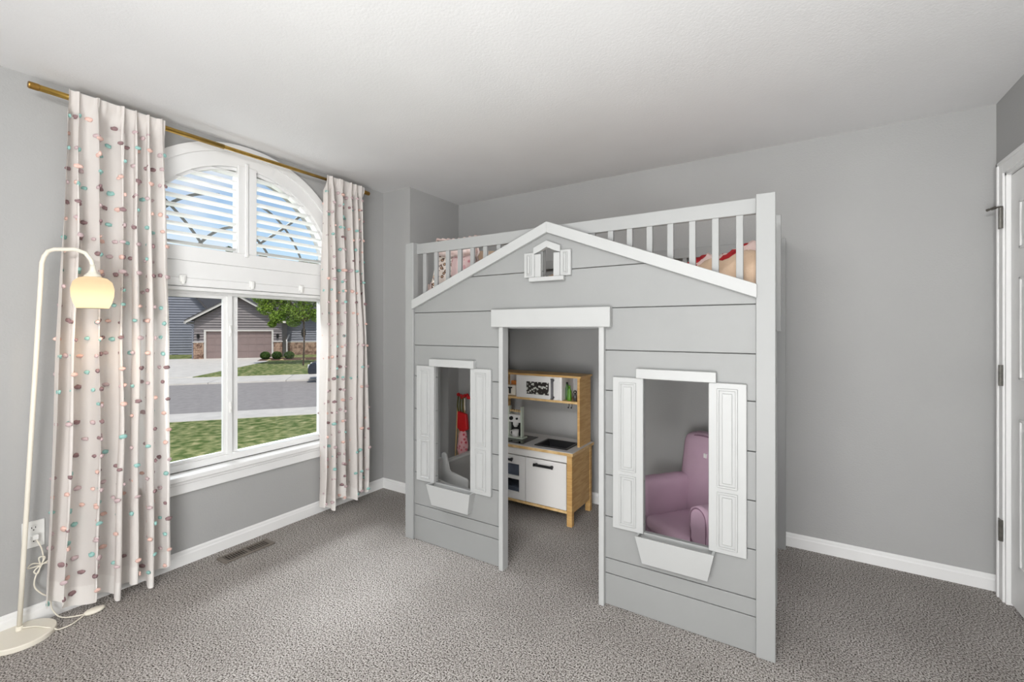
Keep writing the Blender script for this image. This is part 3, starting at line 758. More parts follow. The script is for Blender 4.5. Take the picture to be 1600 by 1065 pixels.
# ---------------------------------------------------------------- toy broom stand
t = thing('toy_cleaning_set', 'toy cleaning set with wooden sticks, red dustpan and pink mitt by the wall corner', 'toy', (-2.40, 3.06, 0))
def tp(n_, bm, m, **k): return obj(n_, at(t, bm), m, t, **k)
bs = lathe(bmesh.new(), [(.10, 0), (.10, .018), (.02, .022)], (-2.40, 3.06, 0), 20); tube(bs, [(-2.40, 3.06, .018), (-2.40, 3.06, .74)], .009, 8)
tp('stand', bs, 'tan')
for x in (-2.475, -2.447):
    tp('stick', tube(bmesh.new(), [(x-.012, 3.03, .02), (x+.012, 3.05, .70)], .007, 8), 'tan', smooth=True)
bm = bmesh.new()
for i in range(7): blob(bm, (-2.44+.022*i, 3.03+.01*math.sin(i*2), .735+.010*math.cos(i*1.7)), (.020, .018, .018), 1, .3, 3, i)
tp('hanger', bm, 'red', smooth=True)
bm = bmesh.new()
for i in range(3): tube(bm, [(-2.435+.026*i, 3.02, .73), (-2.44+.027*i, 3.015, .65), (-2.432+.026*i, 3.02, .58)], .007, 6)
tp('ribbon', bm, 'olive'); 
tp('brush_handle', tube(bmesh.new(), [(-2.36, 3.01, .72), (-2.355, 3.01, .62)], .006, 6), 'cream')
bm = prism(bmesh.new(), [(-2.42, .61), (-2.33, .59), (-2.315, .46), (-2.38, .43), (-2.425, .47)], 'Y', 2.985, 3.02, bev=.006)
tp('dustpan', bm, 'red')
tp('mitt', blob(bmesh.new(), (-2.375, 3.00, .32), (.055, .03, .13), 3, .35, 2, 3), 'redfloral', smooth=True)

# small grey doll chair
DX = -.035
t = thing('doll_chair', 'small grey wooden doll chair inside the bed by its left window', 'chair', (-1.84, 2.19, 0))
prof = [(-1.955, 0), (-1.925, 0), (-1.915, .25), (-1.75, .25), (-1.745, 0), (-1.715, 0), (-1.712, .34), (-1.725, .352), (-1.862, .372), (-1.875, .385), (-1.895, .485), (-1.915, .497), (-1.935, .485)]
for y in (2.118, 2.262): obj('side_panel', at(t, prism(bmesh.new(), [(u+DX, v) for u, v in prof], 'Y', y, y+.016, bev=.003)), 'toygrey', t)
obj('seat', at(t, B(-1.915+DX, -1.72+DX, 2.134, 2.262, .255, .268, bev=.002)), 'toygrey', t)
obj('backrest', at(t, B(-1.94+DX, -1.925+DX, 2.134, 2.262, .29, .46, bev=.002)), 'toygrey', t)

# ---------------------------------------------------------------- armchair
arm = thing('armchair', "child's mauve fabric armchair inside the bed behind its right window", 'chair', (-.455, 2.725, 0), math.radians(-38))
def soft(x0, x1, y0, y1, z0, z1, r=.035, amp=.006, seed=0, topround=False):
    bm = bmesh.new(); nx, ny, nz_ = 14, 14, 14
    bmesh.ops.create_cube(bm, size=1); bmesh.ops.subdivide_edges(bm, edges=bm.edges[:], cuts=13, use_grid_fill=True)
    c_ = Vector(((x0+x1)/2, (y0+y1)/2, (z0+z1)/2)); hs = Vector(((x1-x0)/2, (y1-y0)/2, (z1-z0)/2))
    for v in bm.verts:
        q = Vector((v.co.x*2*hs.x, v.co.y*2*hs.y, v.co.z*2*hs.z)); rr = min(r, *hs)
        inn = Vector([max(-(hs[i]-rr), min(hs[i]-rr, q[i])) for i in range(3)])
        d = q-inn
        if topround and q.z > 0:
            rr = min(hs.x, hs.z)*.98; inn = Vector((0, max(-(hs.y-.03), min(hs.y-.03, q.y)), min(q.z, hs.z-rr))); d = q-inn
            dd = Vector((d.x, d.z)); 
            m_ = max(abs(d.x)/hs.x, max(0, d.z)/rr if rr else 0)
            if dd.length > 0: q = Vector((d.x/dd.length*hs.x*m_, q.y, inn.z+d.z/dd.length*rr*m_))
            v.co = c_+q
        elif d.length > rr: v.co = c_+inn+d.normalized()*rr
        else: v.co = c_+q
        k = noise.noise(v.co*9+Vector((seed, 0, 0)))*amp+noise.noise(v.co*24+Vector((seed, 3, 0)))*amp*.5
        v.co += (v.co-c_).normalized()*k
    return bm
def ap(n_, bm, m='purple', **k): return obj(n_, bm, m, arm, smooth=True, **k)
ap('base', soft(-.185, .185, -.205, .15, .01, .125, .03, .004, 1))
seat = ap('seat_cushion', soft(-.182, .182, -.225, .13, .127, .215, .035, .008, 2))
for sg in (-1, 1):
    xa, xb = sorted((sg*.184, sg*.300))
    a_ = ap('armrest', soft(xa, xb, -.215, .20, 0.01, .415, .05, .006, 3+sg, topround=True))
    xm = (xa+xb)/2; rr = .052; pts = [(xm-rr, -.212, .02)]+[(xm-rr*math.cos(PI*k/12), -.214, .352+rr*math.sin(PI*k/12)) for k in range(13)]+[(xm+rr, -.212, .02)]
    obj('piping', tube(bmesh.new(), pts, .004, 6), 'purple_pipe', a_, smooth=True)
def back_bm():
    bm = soft(-.285, .285, .09, .235, .01, .66, .05, .007, 9)
    for v in bm.verts:
        v.co.y += .10*max(0, v.co.z-.25)*1.1
        v.co.z += .02*math.cos(v.co.x*6)*max(0, v.co.z-.5)*6-.0
        v.co.x *= 1-.10*max(0, v.co.z-.3)
    return bm
bk = ap('backrest', back_bm())
pts = [(x, .150, .652+.014*math.cos(x*6)-.035*abs(x/.235)**6) for x in [-.235+.47*k/16 for k in range(17)]]
obj('piping', tube(bmesh.new(), pts, .005, 6), 'purple_pipe', bk, smooth=True)
obj('label_tag', B(-.075, -.055, .118, .126, .545, .57), 'plastic', bk, label='small white sewn tag')

# ---------------------------------------------------------------- curtain rod and curtains
rod = thing('curtain_rod', 'brass curtain rod just under the ceiling over the window', 'curtain rod', (-2.775, 1.44, 2.362))
RX, RZ = -2.775, 2.362
obj('pole', at(rod, tube(bmesh.new(), [(RX, .535, RZ), (RX, 2.30, RZ+.006)], .0105, 16)), 'brass', rod, smooth=True)
obj('outer_sleeve', at(rod, tube(bmesh.new(), [(RX, .55, RZ), (RX, 1.30, RZ+.002)], .0135, 16)), 'brass', rod, smooth=True)
for (ya, yb) in ((.520, .556), (2.29, 2.345)):
    obj('finial', at(rod, tube(bmesh.new(), [(RX, ya, RZ), (RX, ya+.004, RZ), (RX, yb-.004, RZ), (RX, yb, RZ)], [.013, .015, .015, .013], 16)), 'brass_dark', rod)
for y in (.68, 2.20):
    obj('bracket', at(rod, tube(bmesh.new(), [(RX, y, RZ-.012), (XW+.001, y, RZ-.012)], .006, 8)), 'brass', rod)


def curtain(label, T0, T1, B0, B1, nf, seed, zb, ph0=0.0):
    """T0/T1, B0/B1: the edges along the wall at rod and hem; nf folds; zb(s) hem height"""
    t = thing('curtain', label, 'curtain', (-2.765, (B0+B1)/2, 0), 0, 'sheer curtains with coloured tufts')
    NX, NZ = 260, 70; ztop = 2.392; rnd = random.Random(seed)
    jit = [rnd.uniform(-.5, .5) for _ in range(8)]
    def pos(s, z):
        q = (z-.03)/(ztop-.03)                      # 0 hem, 1 rod
        y = (T0*q+B0*(1-q))*(1-s)+(T1*q+B1*(1-q))*s
        wand = noise.noise(Vector((s*2.6+jit[0]*9, z*.55, seed*1.7)))
        ph = 2*PI*nf*(s+.06*wand+.05*math.sin(2*PI*s*1.3+jit[1]*6))+ph0+.5*(1-q)*math.sin(s*5+jit[2]*6)
        am = .55+.65*noise.noise(Vector((s*4.2, z*.5, seed+9)))+.35
        a = (.032+.026*min(1, (1-q)*1.8+.2))*max(.45, am)
        w_ = math.sin(ph)+.15*math.sin(2*ph+1.1+jit[3]*3)
        n_ = noise.noise(Vector((s*9, z*1.3, seed)))+.5*noise.noise(Vector((s*20+z*1.5, z*.9, seed+2)))
        g = max(0, 1-abs(z-2.24)/.16)               # gathers under the rod pocket
        x = -2.768+a*w_+.010*n_+g*.009*noise.noise(Vector((s*34+z*7*wand, z*4, seed)))
        if z > 2.30:
            f_ = min(1, (z-2.30)/.045)
            x = x*(1-f_)+f_*(-2.752+.010*w_+.004*math.sin(2*PI*nf*3.1*s))
            if f_ >= 1: x = max(x, -2.759)
        x = min(-2.700, max(-2.826, x))
        y += .026*math.cos(ph)*(1-.3*q)*min(1, s*8, (1-s)*8)*am+.010*noise.noise(Vector((s*12, z*2, seed+5)))
        return Vector((x, y, z))
    zsplit = .115
    def sheet_(z_of, rows, nm, m):
        bm = bmesh.new(); g_ = []
        for j in range(rows+1):
            g_.append([bm.verts.new(pos(i/NX, z_of(i/NX, j/rows))) for i in range(NX+1)])
        for j in range(rows):
            for i in range(NX): bm.faces.new((g_[j][i], g_[j][i+1], g_[j+1][i+1], g_[j+1][i]))
        return obj(nm, at(t, bm), m, t, smooth=True)
    sheet_(lambda s, v: (zb(s)+.085)+(ztop-zb(s)-.085)*v, NZ, 'fabric', 'curtain')
    sheet_(lambda s, v: zb(s)+.087*v, 4, 'hem', 'hem')
    # tufts in staggered rows
    cols = ['tuft_teal', 'tuft_mauve', 'tuft_pink', 'tuft_teal', 'tuft_mauve', 'tuft_pink', 'tuft_white']
    bms = {c_: bmesh.new() for c_ in set(cols)}; r_ = 0; z = .10
    ncol = int(nf*2.7)
    while z < 2.34:
        for k in range(ncol+1):
            s = (k+.25+(.5 if r_ % 2 else 0)+rnd.uniform(-.12, .12))/(ncol+1)
            if s > .99: continue
            p = pos(s, z+rnd.uniform(-.008, .008)); e = .002
            tx = (pos(min(1, s+e), z)-pos(max(0, s-e), z)).normalized(); nrm = Vector((0, 0, 1)).cross(tx)
            if nrm.x < 0: nrm = -nrm
            c_ = cols[(r_*2+k*(3 if r_ % 3 else 5)+(k*k) % 3) % len(cols)] if rnd.random() > .2 else 'tuft_white'
            if rnd.random() < .8:
                b0 = len(bms[c_].verts); blob(bms[c_], (0, 0, 0), (1, 1, 1), 2, .45, 3, rnd.random()*20)
                bms[c_].verts.ensure_lookup_table()
                R3 = Matrix((tx, nrm, Vector((0, 0, 1)))).transposed()
                sc = rnd.uniform(.8, 1.15)
                for v in bms[c_].verts[b0:]:
                    q = v.co; v.co = p+nrm*.005+R3 @ Vector((q.x*.0145*sc, q.y*.0070*sc, q.z*.0095*sc))
        z += .078; r_ += 1
    for c_, bm in bms.items():
        obj('tuft', at(t, bm), c_, t, kind='stuff', smooth=True)
    return t
curtain('sheer curtain with coloured tufts left of the window, behind the floor lamp', .640, 1.005, .575, 1.020, 5.8, 3, lambda s: .035+.05*(1-s)**4+.025*math.sin(s*21)+.035*max(0, s-.85)*6, ph0=2.2)
curtain('sheer curtain with coloured tufts right of the window, beside the wall corner', 1.955, 2.285, 1.915, 2.335, 5.5, 11, lambda s: .055+.025*math.cos(s*16)+.03*s, ph0=.6)

# ---------------------------------------------------------------- floor lamp
lp = thing('floor_lamp', 'cream metal floor lamp with lit opal glass shade in front of the left curtain', 'floor lamp', (-2.762, .498, 0))
def lpp(n_, bm, m, parent=None, **k): return obj(n_, at(lp, bm), m, parent or lp, **k)
lpp('base', lathe(bmesh.new(), [(.103, 0), (.106, .003), (.106, .020), (.103, .023)], (-2.762, .498, 0), 48), 'lampmetal')
c0 = Vector((-2.806, .500, .022)); c1 = Vector((-2.765, .560, 1.60))
pts = [c0+(c1-c0)*k/6 for k in range(6)]
sh = Vector((-2.600, .684, 1.469))
tp_ = [c1, c1+Vector((.006, .006, .030)), c1+Vector((.020, .016, .052)), c1+Vector((.040, .030, .060)),
       Vector((-2.655, .640, 1.660)), Vector((-2.622, .666, 1.645)), Vector((-2.604, .680, 1.612)), Vector((-2.600, .684, 1.585)), Vector((-2.600, .684, 1.556))]
lpp('pole', tube(bmesh.new(), pts+tp_, .0085, 12), 'lampmetal', smooth=True)
lpp('pole_collar', tube(bmesh.new(), [c0, c0+(c1-c0)*.012], .012, 12), 'lampmetal')
lpp('shade_holder', lathe(bmesh.new(), [(.009, .125), (.010, .105), (.016, .090), (.028, .078), (.032, .070)], tuple(sh), 24), 'lampmetal', smooth=True)
lpp('lamp_shade', lathe(bmesh.new(), [(.022, .072), (.046, .067), (.064, .050), (.0715, .018), (.070, -.012), (.063, -.042), (.053, -.066)], tuple(sh), 36, caps=False), 'shade', smooth=True)
bulb = lamp('lamp_bulb', 'POINT', tuple(sh+Vector((0, 0, -.02))), (0, 0, 0), 2.6, (1, .70, .42), .025)
bulb.parent = lp; bulb.location = sh+Vector((0, 0, -.02))-lp.location
# cord: from plug, a tied bundle, down to the floor, a foot switch, back to the base
cord = [(-2.850, .556, .388), (-2.845, .562, .37), (-2.840, .575, .33), (-2.842, .580, .28), (-2.842, .572, .25), (-2.842, .555, .21), (-2.840, .553, .17), (-2.838, .575, .13), (-2.835, .60, .10),
        (-2.828, .605, .05), (-2.80, .625, .012), (-2.76, .66, .008), (-2.74, .70, .008), (-2.755, .73, .010)]
def smooth_path(P_, n=5):
    P_ = [Vector(p) for p in P_]; r_ = []
    for i in range(len(P_)-1):
        a, b, c_, d = P_[max(0, i-1)], P_[i], P_[i+1], P_[min(len(P_)-1, i+2)]
        for k in range(n):
            t = k/n; r_.append(.5*((2*b)+(c_-a)*t+(2*a-5*b+4*c_-d)*t*t+(3*b-a-3*c_+d)*t**3))
    return r_+[P_[-1]]
lpp('cord', tube(bmesh.new(), smooth_path(cord), .003, 6), 'lampmetal', smooth=True)
lpp('cord', tube(bmesh.new(), smooth_path([(-2.73, .69, .010), (-2.70, .64, .006), (-2.70, .60, .006), (-2.705, .585, .016), (-2.73, .56, .028), (-2.77, .54, .028), (-2.80, .51, .028)]), .003, 6), 'lampmetal', smooth=True)
bm = bmesh.new()
for k in range(4):
    a = k*1.3; tube(bm, smooth_path([(-2.842, .575, .262), (-2.835, .575+.035*math.cos(a), .262+.03*math.sin(a)), (-2.832, .575+.045*math.cos(a+.5), .262+.035*math.sin(a+.5)), (-2.842, .572, .258)]), .0028, 6)
lpp('cord_bundle', bm, 'lampmetal', smooth=True)
lpp('plug', B(-2.864, -2.838, .543, .568, .375, .398, bev=.004), 'plastic')
bm = blob(bmesh.new(), (-2.735, .725, .010), (.026, .040, .012), 2); lpp('foot_switch', bm, 'lampmetal', smooth=True)

# outlet
t = thing('wall_outlet', 'white duplex wall outlet behind the floor lamp pole', 'outlet', (XW, .555, .335))
obj('cover_plate', at(t, B(XW, XW+.006, .518, .590, .338, .456, bev=.002)), 'plastic', t)
for zc in (.423, .372):
    oo = obj('receptacle', at(t, prism(bmesh.new(), [(.554+.0165*math.cos(2*PI*k/16)*1.0, zc+.0145*math.sin(2*PI*k/16)) for k in range(16)], 'X', XW+.006, XW+.008)), 'plastic', t)
    bm = bmesh.new()
    for dy in (-.006, .006): box(bm, XW+.0078, XW+.0086, .554+dy-.0012, .554+dy+.0012, zc+.001, zc+.008)
    tube(bm, [(XW+.0078, .554, zc-.006), (XW+.0086, .554, zc-.006)], .0025, 8)
    obj('slots', at(t, bm), 'dark', oo)

# floor vent
t = thing('floor_vent', 'taupe metal floor register in the carpet under the window', 'vent', (-2.722, 1.40, 0))
def vp(n_, bm, m): return obj(n_, at(t, bm), m, t)
fr = bmesh.new()
for q in ((-2.772, -2.757, 1.258, 1.545), (-2.690, -2.672, 1.258, 1.545), (-2.757, -2.690, 1.258, 1.283), (-2.757, -2.690, 1.520, 1.545), (-2.757, -2.690, 1.394, 1.408)): box(fr, *q, .001, .009, bev=.002)
vp('frame', fr, 'ventbrown'); vp('duct', B(-2.757, -2.690, 1.283, 1.520, .0008, .0018), 'dark')
for k in range(18):
    y = 1.2895+k*.0135
    if abs(y-1.401) < .010: continue
    vp('slat', B(-2.757, -2.690, y-.0022, y+.0022, .003, .008), 'ventbrown')

# ---------------------------------------------------------------- the street outside
ang = math.radians(51.2); U = Vector((math.cos(ang), math.sin(ang), 0)); V_ = Vector((-math.sin(ang), math.cos(ang), 0))
OUT = Matrix(((U.x, V_.x, 0, 0), (U.y, V_.y, 0, 0), (0, 0, 1, 0), (0, 0, 0, 1)))
def ext(o):
    o.matrix_world = OUT @ o.matrix_world if o.parent is None else o.matrix_world
    return o
M['grass'] = mat('lawn_grass', (150, 152, 104), 1, 0, 5.5, .8, 40, c2=(84, 104, 54), spec=.1)
M['grass'].node_tree.nodes['Color Ramp'].color_ramp.elements.new(.72).color = (*lin((190, 178, 136)), 1)
M['concrete'] = mat('pale_concrete', (218, 212, 203), .9, .05, 3, .2, 80)
M['asphalt'] = mat('grey_asphalt', (160, 154, 150), .95, .06, 6, .3, 120)
M['siding_l'] = mat('blue_grey_siding', (134, 136, 146), .7, .03, 3)
M['siding_g'] = mat('taupe_siding', (138, 131, 131), .7, .03, 3)
M['gdoor'] = mat('mauve_brown_garage_door', (142, 124, 120), .6, .03, 3)
M['trimext'] = mat('exterior_white_trim', (214, 210, 204), .6, .02, 3)
M['roof'] = mat('dark_shingle', (84, 82, 84), .95, .1, 8, .3, 40)
M['stone'] = mat('ledge_stone', (190, 160, 138), .9, 0, 4.5, .5, 30, c2=(120, 92, 78))
M['mortar'] = mat('stone_backing', (96, 82, 72), .95, .1, 8)
M['leaf'] = mat('tree_leaf', (150, 176, 74), .7, 0, 1.6, 0, 10, c2=(96, 128, 44))
M['leaf_dark'] = mat('tree_leaf_dark', (80, 108, 52), .7, 0, 1.6, 0, 10, c2=(44, 66, 32))
M['leaf_pale'] = mat('tree_leaf_pale', (150, 160, 120), .7, 0, 1.6, 0, 10, c2=(110, 122, 86))
M['bark'] = mat('bark', (92, 78, 66), .95, .2, 12, .4, 40)
M['bush'] = mat('boxwood_leaf', (76, 104, 40), .8, 0, 5, 0, 10, c2=(46, 68, 24))
M['bed_soil'] = mat('mulch', (112, 84, 70), 1, .2, 12, .4, 40)
M['rock'] = mat('pale_rock', (212, 196, 140), .9, .1, 8)
M['carpaint'] = mat('dark_blue_car_paint', (48, 54, 66), .2, .05, 5)
M['tyre'] = mat('black_rubber', (26, 26, 27), .8, .05, 8)
GZ = -.93
def es(name, bm, m, label): return ext(struct(name, bm, m, label))
def strip(pts, z0, z1, zt=None):
    bm = bmesh.new(); top = [bm.verts.new((u, v, z1 if zt is None else zt(u, v))) for u, v in pts]; low = [bm.verts.new((u, v, z0)) for u, v in pts]
    bm.faces.new(top); bm.faces.new(low[::-1])
    for i in range(len(pts)): bm.faces.new((top[i], low[i], low[(i+1) % len(pts)], top[(i+1) % len(pts)]))
    return bm
rise = lambda u, v: GZ+.06+max(0, v-24.2)*.026
es('ground_base', strip([(-60, 3.4), (60, 3.4), (60, 90), (-60, 90)], GZ-.3, GZ-.12), 'bed_soil', 'bare ground')
o_ = es('near_lawn', strip([(-40, 3.2), (40, 3.2), (40, 12.8), (-40, 12.8)], GZ-.2, GZ+.0), 'grass', 'front lawn outside the window')
es('sidewalk', strip([(-40, 12.8), (40, 12.8), (40, 13.95), (-40, 13.95)], GZ-.2, GZ+.015), 'concrete', 'pale concrete sidewalk')
es('street', strip([(-40, 13.95), (40, 13.95), (40, 21.5), (-40, 21.5)], GZ-.25, GZ-.03), 'asphalt', 'grey asphalt street')
for k in range(-12, 12):
    es('curb', strip([(k*2.9, 21.5), (k*2.9+2.88, 21.5), (k*2.9+2.88, 24.05), (k*2.9, 24.05)], GZ-.2, GZ+.03), 'concrete', 'pale concrete curb and walk section')
es('driveway', strip([(-40, 24.05), (-7.1, 24.05), (-5.3, 31.0), (-5.0, 34.3), (-9.9, 34.3), (-16.5, 33.5), (-40, 33.5)], GZ-.2, 0, rise), 'concrete', 'pale concrete driveway')
es('far_lawn', strip([(-7.1, 24.05), (40, 24.05), (40, 36), (-5.0, 36), (-5.0, 34.3), (-5.3, 31.0)], GZ-.2, 0, rise), 'grass', 'lawn across the street')
es('far_lawn', strip([(-40, 33.5), (-16.5, 33.5), (-9.9, 34.3), (-9.9, 60), (-40, 60)], GZ-.2, 0, lambda u, v: rise(u, 33.5)+.01), 'grass', 'grass strip beside the left house')

def siding(u0, u1, z0, z1, v, step, topf=None):
    """lapped boards, each its own wedge"""
    bm = bmesh.new(); z = z0
    while z < z1-.01:
        za, zb = z, min(z+step, z1); a0, a1, b0, b1 = u0, u1, u0, u1
        if topf:
            a0, a1 = max(u0, topf(za)[0]), min(u1, topf(za)[1]); b0, b1 = max(u0, topf(zb)[0]), min(u1, topf(zb)[1])
            if a1-a0 < .05: break
            if b1 < b0: b0 = b1 = (b0+b1)/2
        A = [bm.verts.new(p) for p in ((a0, v-.075, za), (a1, v-.075, za), (b1, v-.005, zb), (b0, v-.005, zb))]
        D = [bm.verts.new(p) for p in ((a0, v+.10, za), (a1, v+.10, za), (b1, v+.10, zb), (b0, v+.10, zb))]
        bm.faces.new(A); bm.faces.new(D[::-1])
        for i in range(4): bm.faces.new((A[i], D[i], D[(i+1) % 4], A[(i+1) % 4]))
        z += step
    return bm
# garage house
gh = thing('garage_house', 'taupe gabled house with double garage door and stone piers across the street', 'house', (0, 0, 0))
def gp(n_, bm, m, parent=None, **k): return obj(n_, bm, m, parent or gh, **k)
gx, gz, ze = -7.40, 3.42, 1.70; sl = .60
tf = lambda z: (gx-(gz-z)/sl, gx+(gz-z)/sl)
gp('siding', siding(-9.95, -4.85, 1.28, 3.4, 34, .17, tf), 'siding_g', kind='stuff')
gp('siding', siding(-9.95, -9.40, .50, 1.28, 34, .17), 'siding_g', kind='stuff'); gp('siding', siding(-5.36, -4.85, .50, 1.28, 34, .17), 'siding_g', kind='stuff')
gp('wall', B(-9.95, -9.40, 34.05, 42, -.75, 1.75), 'siding_g'); gp('wall', B(-5.36, -4.86, 34.05, 42, -.75, 1.75), 'siding_g')
gd = gp('garage_door', B(-9.30, -5.46, 34.10, 34.14, -.68, 1.18), 'gdoor')
for r_ in range(4):
    for c_ in range(8):
        u0 = -9.28+c_*.4775; z0 = -.655+r_*.46
        bm = B(u0+.03, u0+.448, 34.075, 34.105, z0+.03, z0+.43, bev=.02); gp('panel', bm, 'gdoor', gd)
    gp('section', B(-9.30, -5.46, 34.085, 34.12, -.665+r_*.46, -.665+r_*.46+.448), 'gdoor', gd)
bm = B(-9.40, -9.29, 33.94, 34.1, -.68, 1.18); box(bm, -5.47, -5.36, 33.94, 34.1, -.68, 1.18); box(bm, -9.40, -5.36, 33.94, 34.1, 1.17, 1.28)
gp('door_trim', bm, 'trimext')
rs = random.Random(5)
for (u0, u1) in ((-9.97, -9.41), (-5.35, -4.82)):
    pr = gp('stone_pier', B(u0, u1, 33.94, 34.1, -.72, .44), 'mortar')
    bm = bmesh.new(); z = -.72
    while z < .42:
        h = rs.uniform(.05, .12); u = u0
        while u < u1-.03:
            w_ = min(rs.uniform(.10, .30), u1-u); box(bm, u+.006, u+w_-.006, 33.90+rs.uniform(-.02, .01), 33.96, z+.006, min(z+h, .43)-.006); u += w_
        z += h
    obj('stones', bm, 'stone', pr, kind='stuff')
    gp('pier_cap', B(u0-.03, u1+.03, 33.86, 34.05, .44, .50), 'trimext')
for u in (-9.70, -5.10):
    bm = lathe(bmesh.new(), [(.04, .72), (.07, .76), (.09, .95), (.04, 1.0)], (u, 33.86, 0), 8); box(bm, u-.02, u+.02, 33.86, 34.0, .96, 1.02)
    gp('wall_lantern', bm, 'black')
for sg in (-1, 1):
    xe = gx+sg*2.95; zt = lambda x: 3.60-sl*abs(x-gx)
    bm = prism(bmesh.new(), [(gx, zt(gx)), (xe, zt(xe)), (xe, zt(xe)-.16), (gx, zt(gx)-.16)], 'Y', 33.55, 33.62)
    gp('fascia', bm, 'trimext')
    bm = prism(bmesh.new(), [(gx, zt(gx)+.07), (xe, zt(xe)+.07), (xe, zt(xe)), (gx, zt(gx))], 'Y', 33.50, 43)
    gp('roof', bm, 'roof')
bm = B(gx-2.99, gx-2.87, 33.55, 42, 1.66, 1.80, bev=.02); gp('gutter', bm, 'trimext')
gp('downspout', tube(bmesh.new(), [(gx-2.9, 33.65, 1.70), (-10.02, 33.93, 1.52), (-10.02, 33.95, -.6)], .045, 8), 'siding_l')
# recessed right wing
gp('siding', siding(-4.86, 3.5, .42, 2.6, 36.5, .17), 'siding_l', kind='stuff')
gp('wing_wall', B(-4.86, 3.5, 36.5, 42, -.65, 2.6), 'siding_l')
pr = gp('stone_skirt', B(-4.86, 3.5, 36.40, 36.5, -.65, .34), 'mortar'); bm = bmesh.new(); z = -.65
while z < .32:
    h = rs.uniform(.07, .13); u = -4.86
    while u < 0.5: w_ = rs.uniform(.14, .36); box(bm, u+.006, u+w_-.006, 36.35+rs.uniform(-.02, .01), 36.42, z+.006, min(z+h, .33)-.006); u += w_
    z += h
obj('stones', bm, 'stone', pr, kind='stuff')
gp('skirt_cap', B(-4.86, 3.5, 36.34, 36.5, .34, .41), 'trimext')
bm = prism(bmesh.new(), [(-3.75+.16*math.cos(2*PI*k/20), 1.05+.34*math.sin(2*PI*k/20)) for k in range(20)], 'Y', 36.42, 36.5); gp('oval_window', bm, 'black')
gp('wing_roof', prism(bmesh.new(), [(35.6, 2.55), (35.6, 2.65), (40.5, 5.2), (40.5, 5.1)], 'X', -6.5, 4), 'roof')
gp('downspout', tube(bmesh.new(), [(-4.70, 36.2, .9), (-4.60, 34.2, .55), (-4.55, 34.0, .48), (-4.55, 34.0, -.6)], .045, 8), 'trimext')
ext(gh)
# left house
lh = thing('siding_house', 'tall blue-grey lap-sided house left of the garage', 'house', (0, 0, 0))
def lhp(n_, bm, m, **k): return obj(n_, bm, m, lh, **k)
lgx, lgz = -15.0, 8.18; ls = 1.30
lhp('siding', siding(-19.5, -10.5, -.80, 8.0, 40, .19, lambda z: (max(-19.5, lgx-(lgz-z)/ls), min(-10.5, lgx+(lgz-z)/ls))), 'siding_l', kind='stuff')
lhp('wall', prism(bmesh.new(), [(-19.5, -.8), (-10.52, -.8), (-10.52, 2.2), (-15.0, 8.0), (-19.5, 2.2)], 'Y', 40.1, 50), 'siding_l')
for sg in (-1, 1):
    xe = lgx+sg*4.72; zt = lambda x: 8.36-ls*abs(x-lgx)
    lhp('roof', prism(bmesh.new(), [(lgx, zt(lgx)+.1), (xe, zt(xe)+.1), (xe, zt(xe)-.12), (lgx, zt(lgx)-.12)], 'Y', 39.6, 50.5), 'roof')
lhp('foundation', B(-19.5, -10.5, 39.9, 40.1, -1.0, -.74), 'bed_soil')
lhp('foundation_vent', B(-13.1, -12.7, 39.85, 39.92, -.74, -.58), 'black')
ext(lh)

def tree(label, u, v, z0, trunk, crown, n_leaf, m, seed, size=.11, name='tree'):
    """crown: list of (du, dv, z, r)"""
    rr = random.Random(seed); t = thing(name, label, 'tree', (0, 0, 0))
    if trunk:
        bm = bmesh.new(); tube(bm, [(u, v, z0), (u+.05, v, z0+trunk*.5), (u, v+.05, z0+trunk)], [.05, .045, .04], 8)
        for (du, dv, z, r) in crown:
            if z > z0+trunk*.85: tube(bm, [(u, v, z0+trunk*.8), (u+du*.5, v+dv*.5, (z0+trunk+z)/2), (u+du, v+dv, z)], [.03, .02, .01], 6)
        obj('trunk', bm, 'bark', t)
    vs, fs = [], []
    for k in range(n_leaf):
        du, dv, z, r = crown[rr.randrange(len(crown))]
        d = Vector((rr.gauss(0, 1), rr.gauss(0, 1), rr.gauss(0, 1))).normalized()*r*(rr.random()**.4)
        p = Vector((u+du, v+dv, z))+Vector((d.x, d.y, d.z*.8)); s_ = size*rr.uniform(.6, 1.2)
        a = Vector((rr.gauss(0, 1), rr.gauss(0, 1), rr.gauss(0, .6))).normalized(); b = a.cross(Vector((rr.random(), rr.random(), rr.random()))).normalized()
        i0 = len(vs); vs += [p-a*s_, p+b*s_*.5, p+a*s_, p-b*s_*.5]; fs.append((i0, i0+1, i0+2, i0+3))
    me = bpy.data.meshes.new('foliage'); me.from_pydata([tuple(q) for q in vs], [], fs); me.materials.append(M[m])
    f = bpy.data.objects.new('foliage', me); C.objects.link(f); f.parent = t; f['kind'] = 'stuff'
    ext(t); return t
tree('bright green leafy street tree in front of the far house', -2.9, 28, -.75, 3.1,
     [(0, 0, 2.3, .75), (-1.9, .2, 2.5, .5), (-1.2, .3, 3.0, .6), (-1.3, 0, 2.0, .45), (.9, 0, 2.1, .6), (1.6, .2, 2.4, .8), (.1, .2, 3.1, .8), (-2.1, 0, 3.1, .5), (2.2, .5, 2.6, .7), (-.5, 0, 1.75, .40), (-.8, .1, 2.4, .5), (2.4, 0, 1.8, .6), (1.2, 0, 3.3, .8), (-1.6, .1, 1.6, .22), (-1.4, 0, 3.6, .6), (0, 0, 3.8, .7)], 15000, 'leaf', 2, .07)
tree('pale sparse tree in the gap between the two houses', -15.9, 60, -1, 4.2, [(0, 0, 4.6, 1.0), (.9, .5, 4.9, .9), (-.9, 0, 5.2, .8), (.3, 0, 5.8, .8)], 2600, 'leaf_pale', 4, .10)
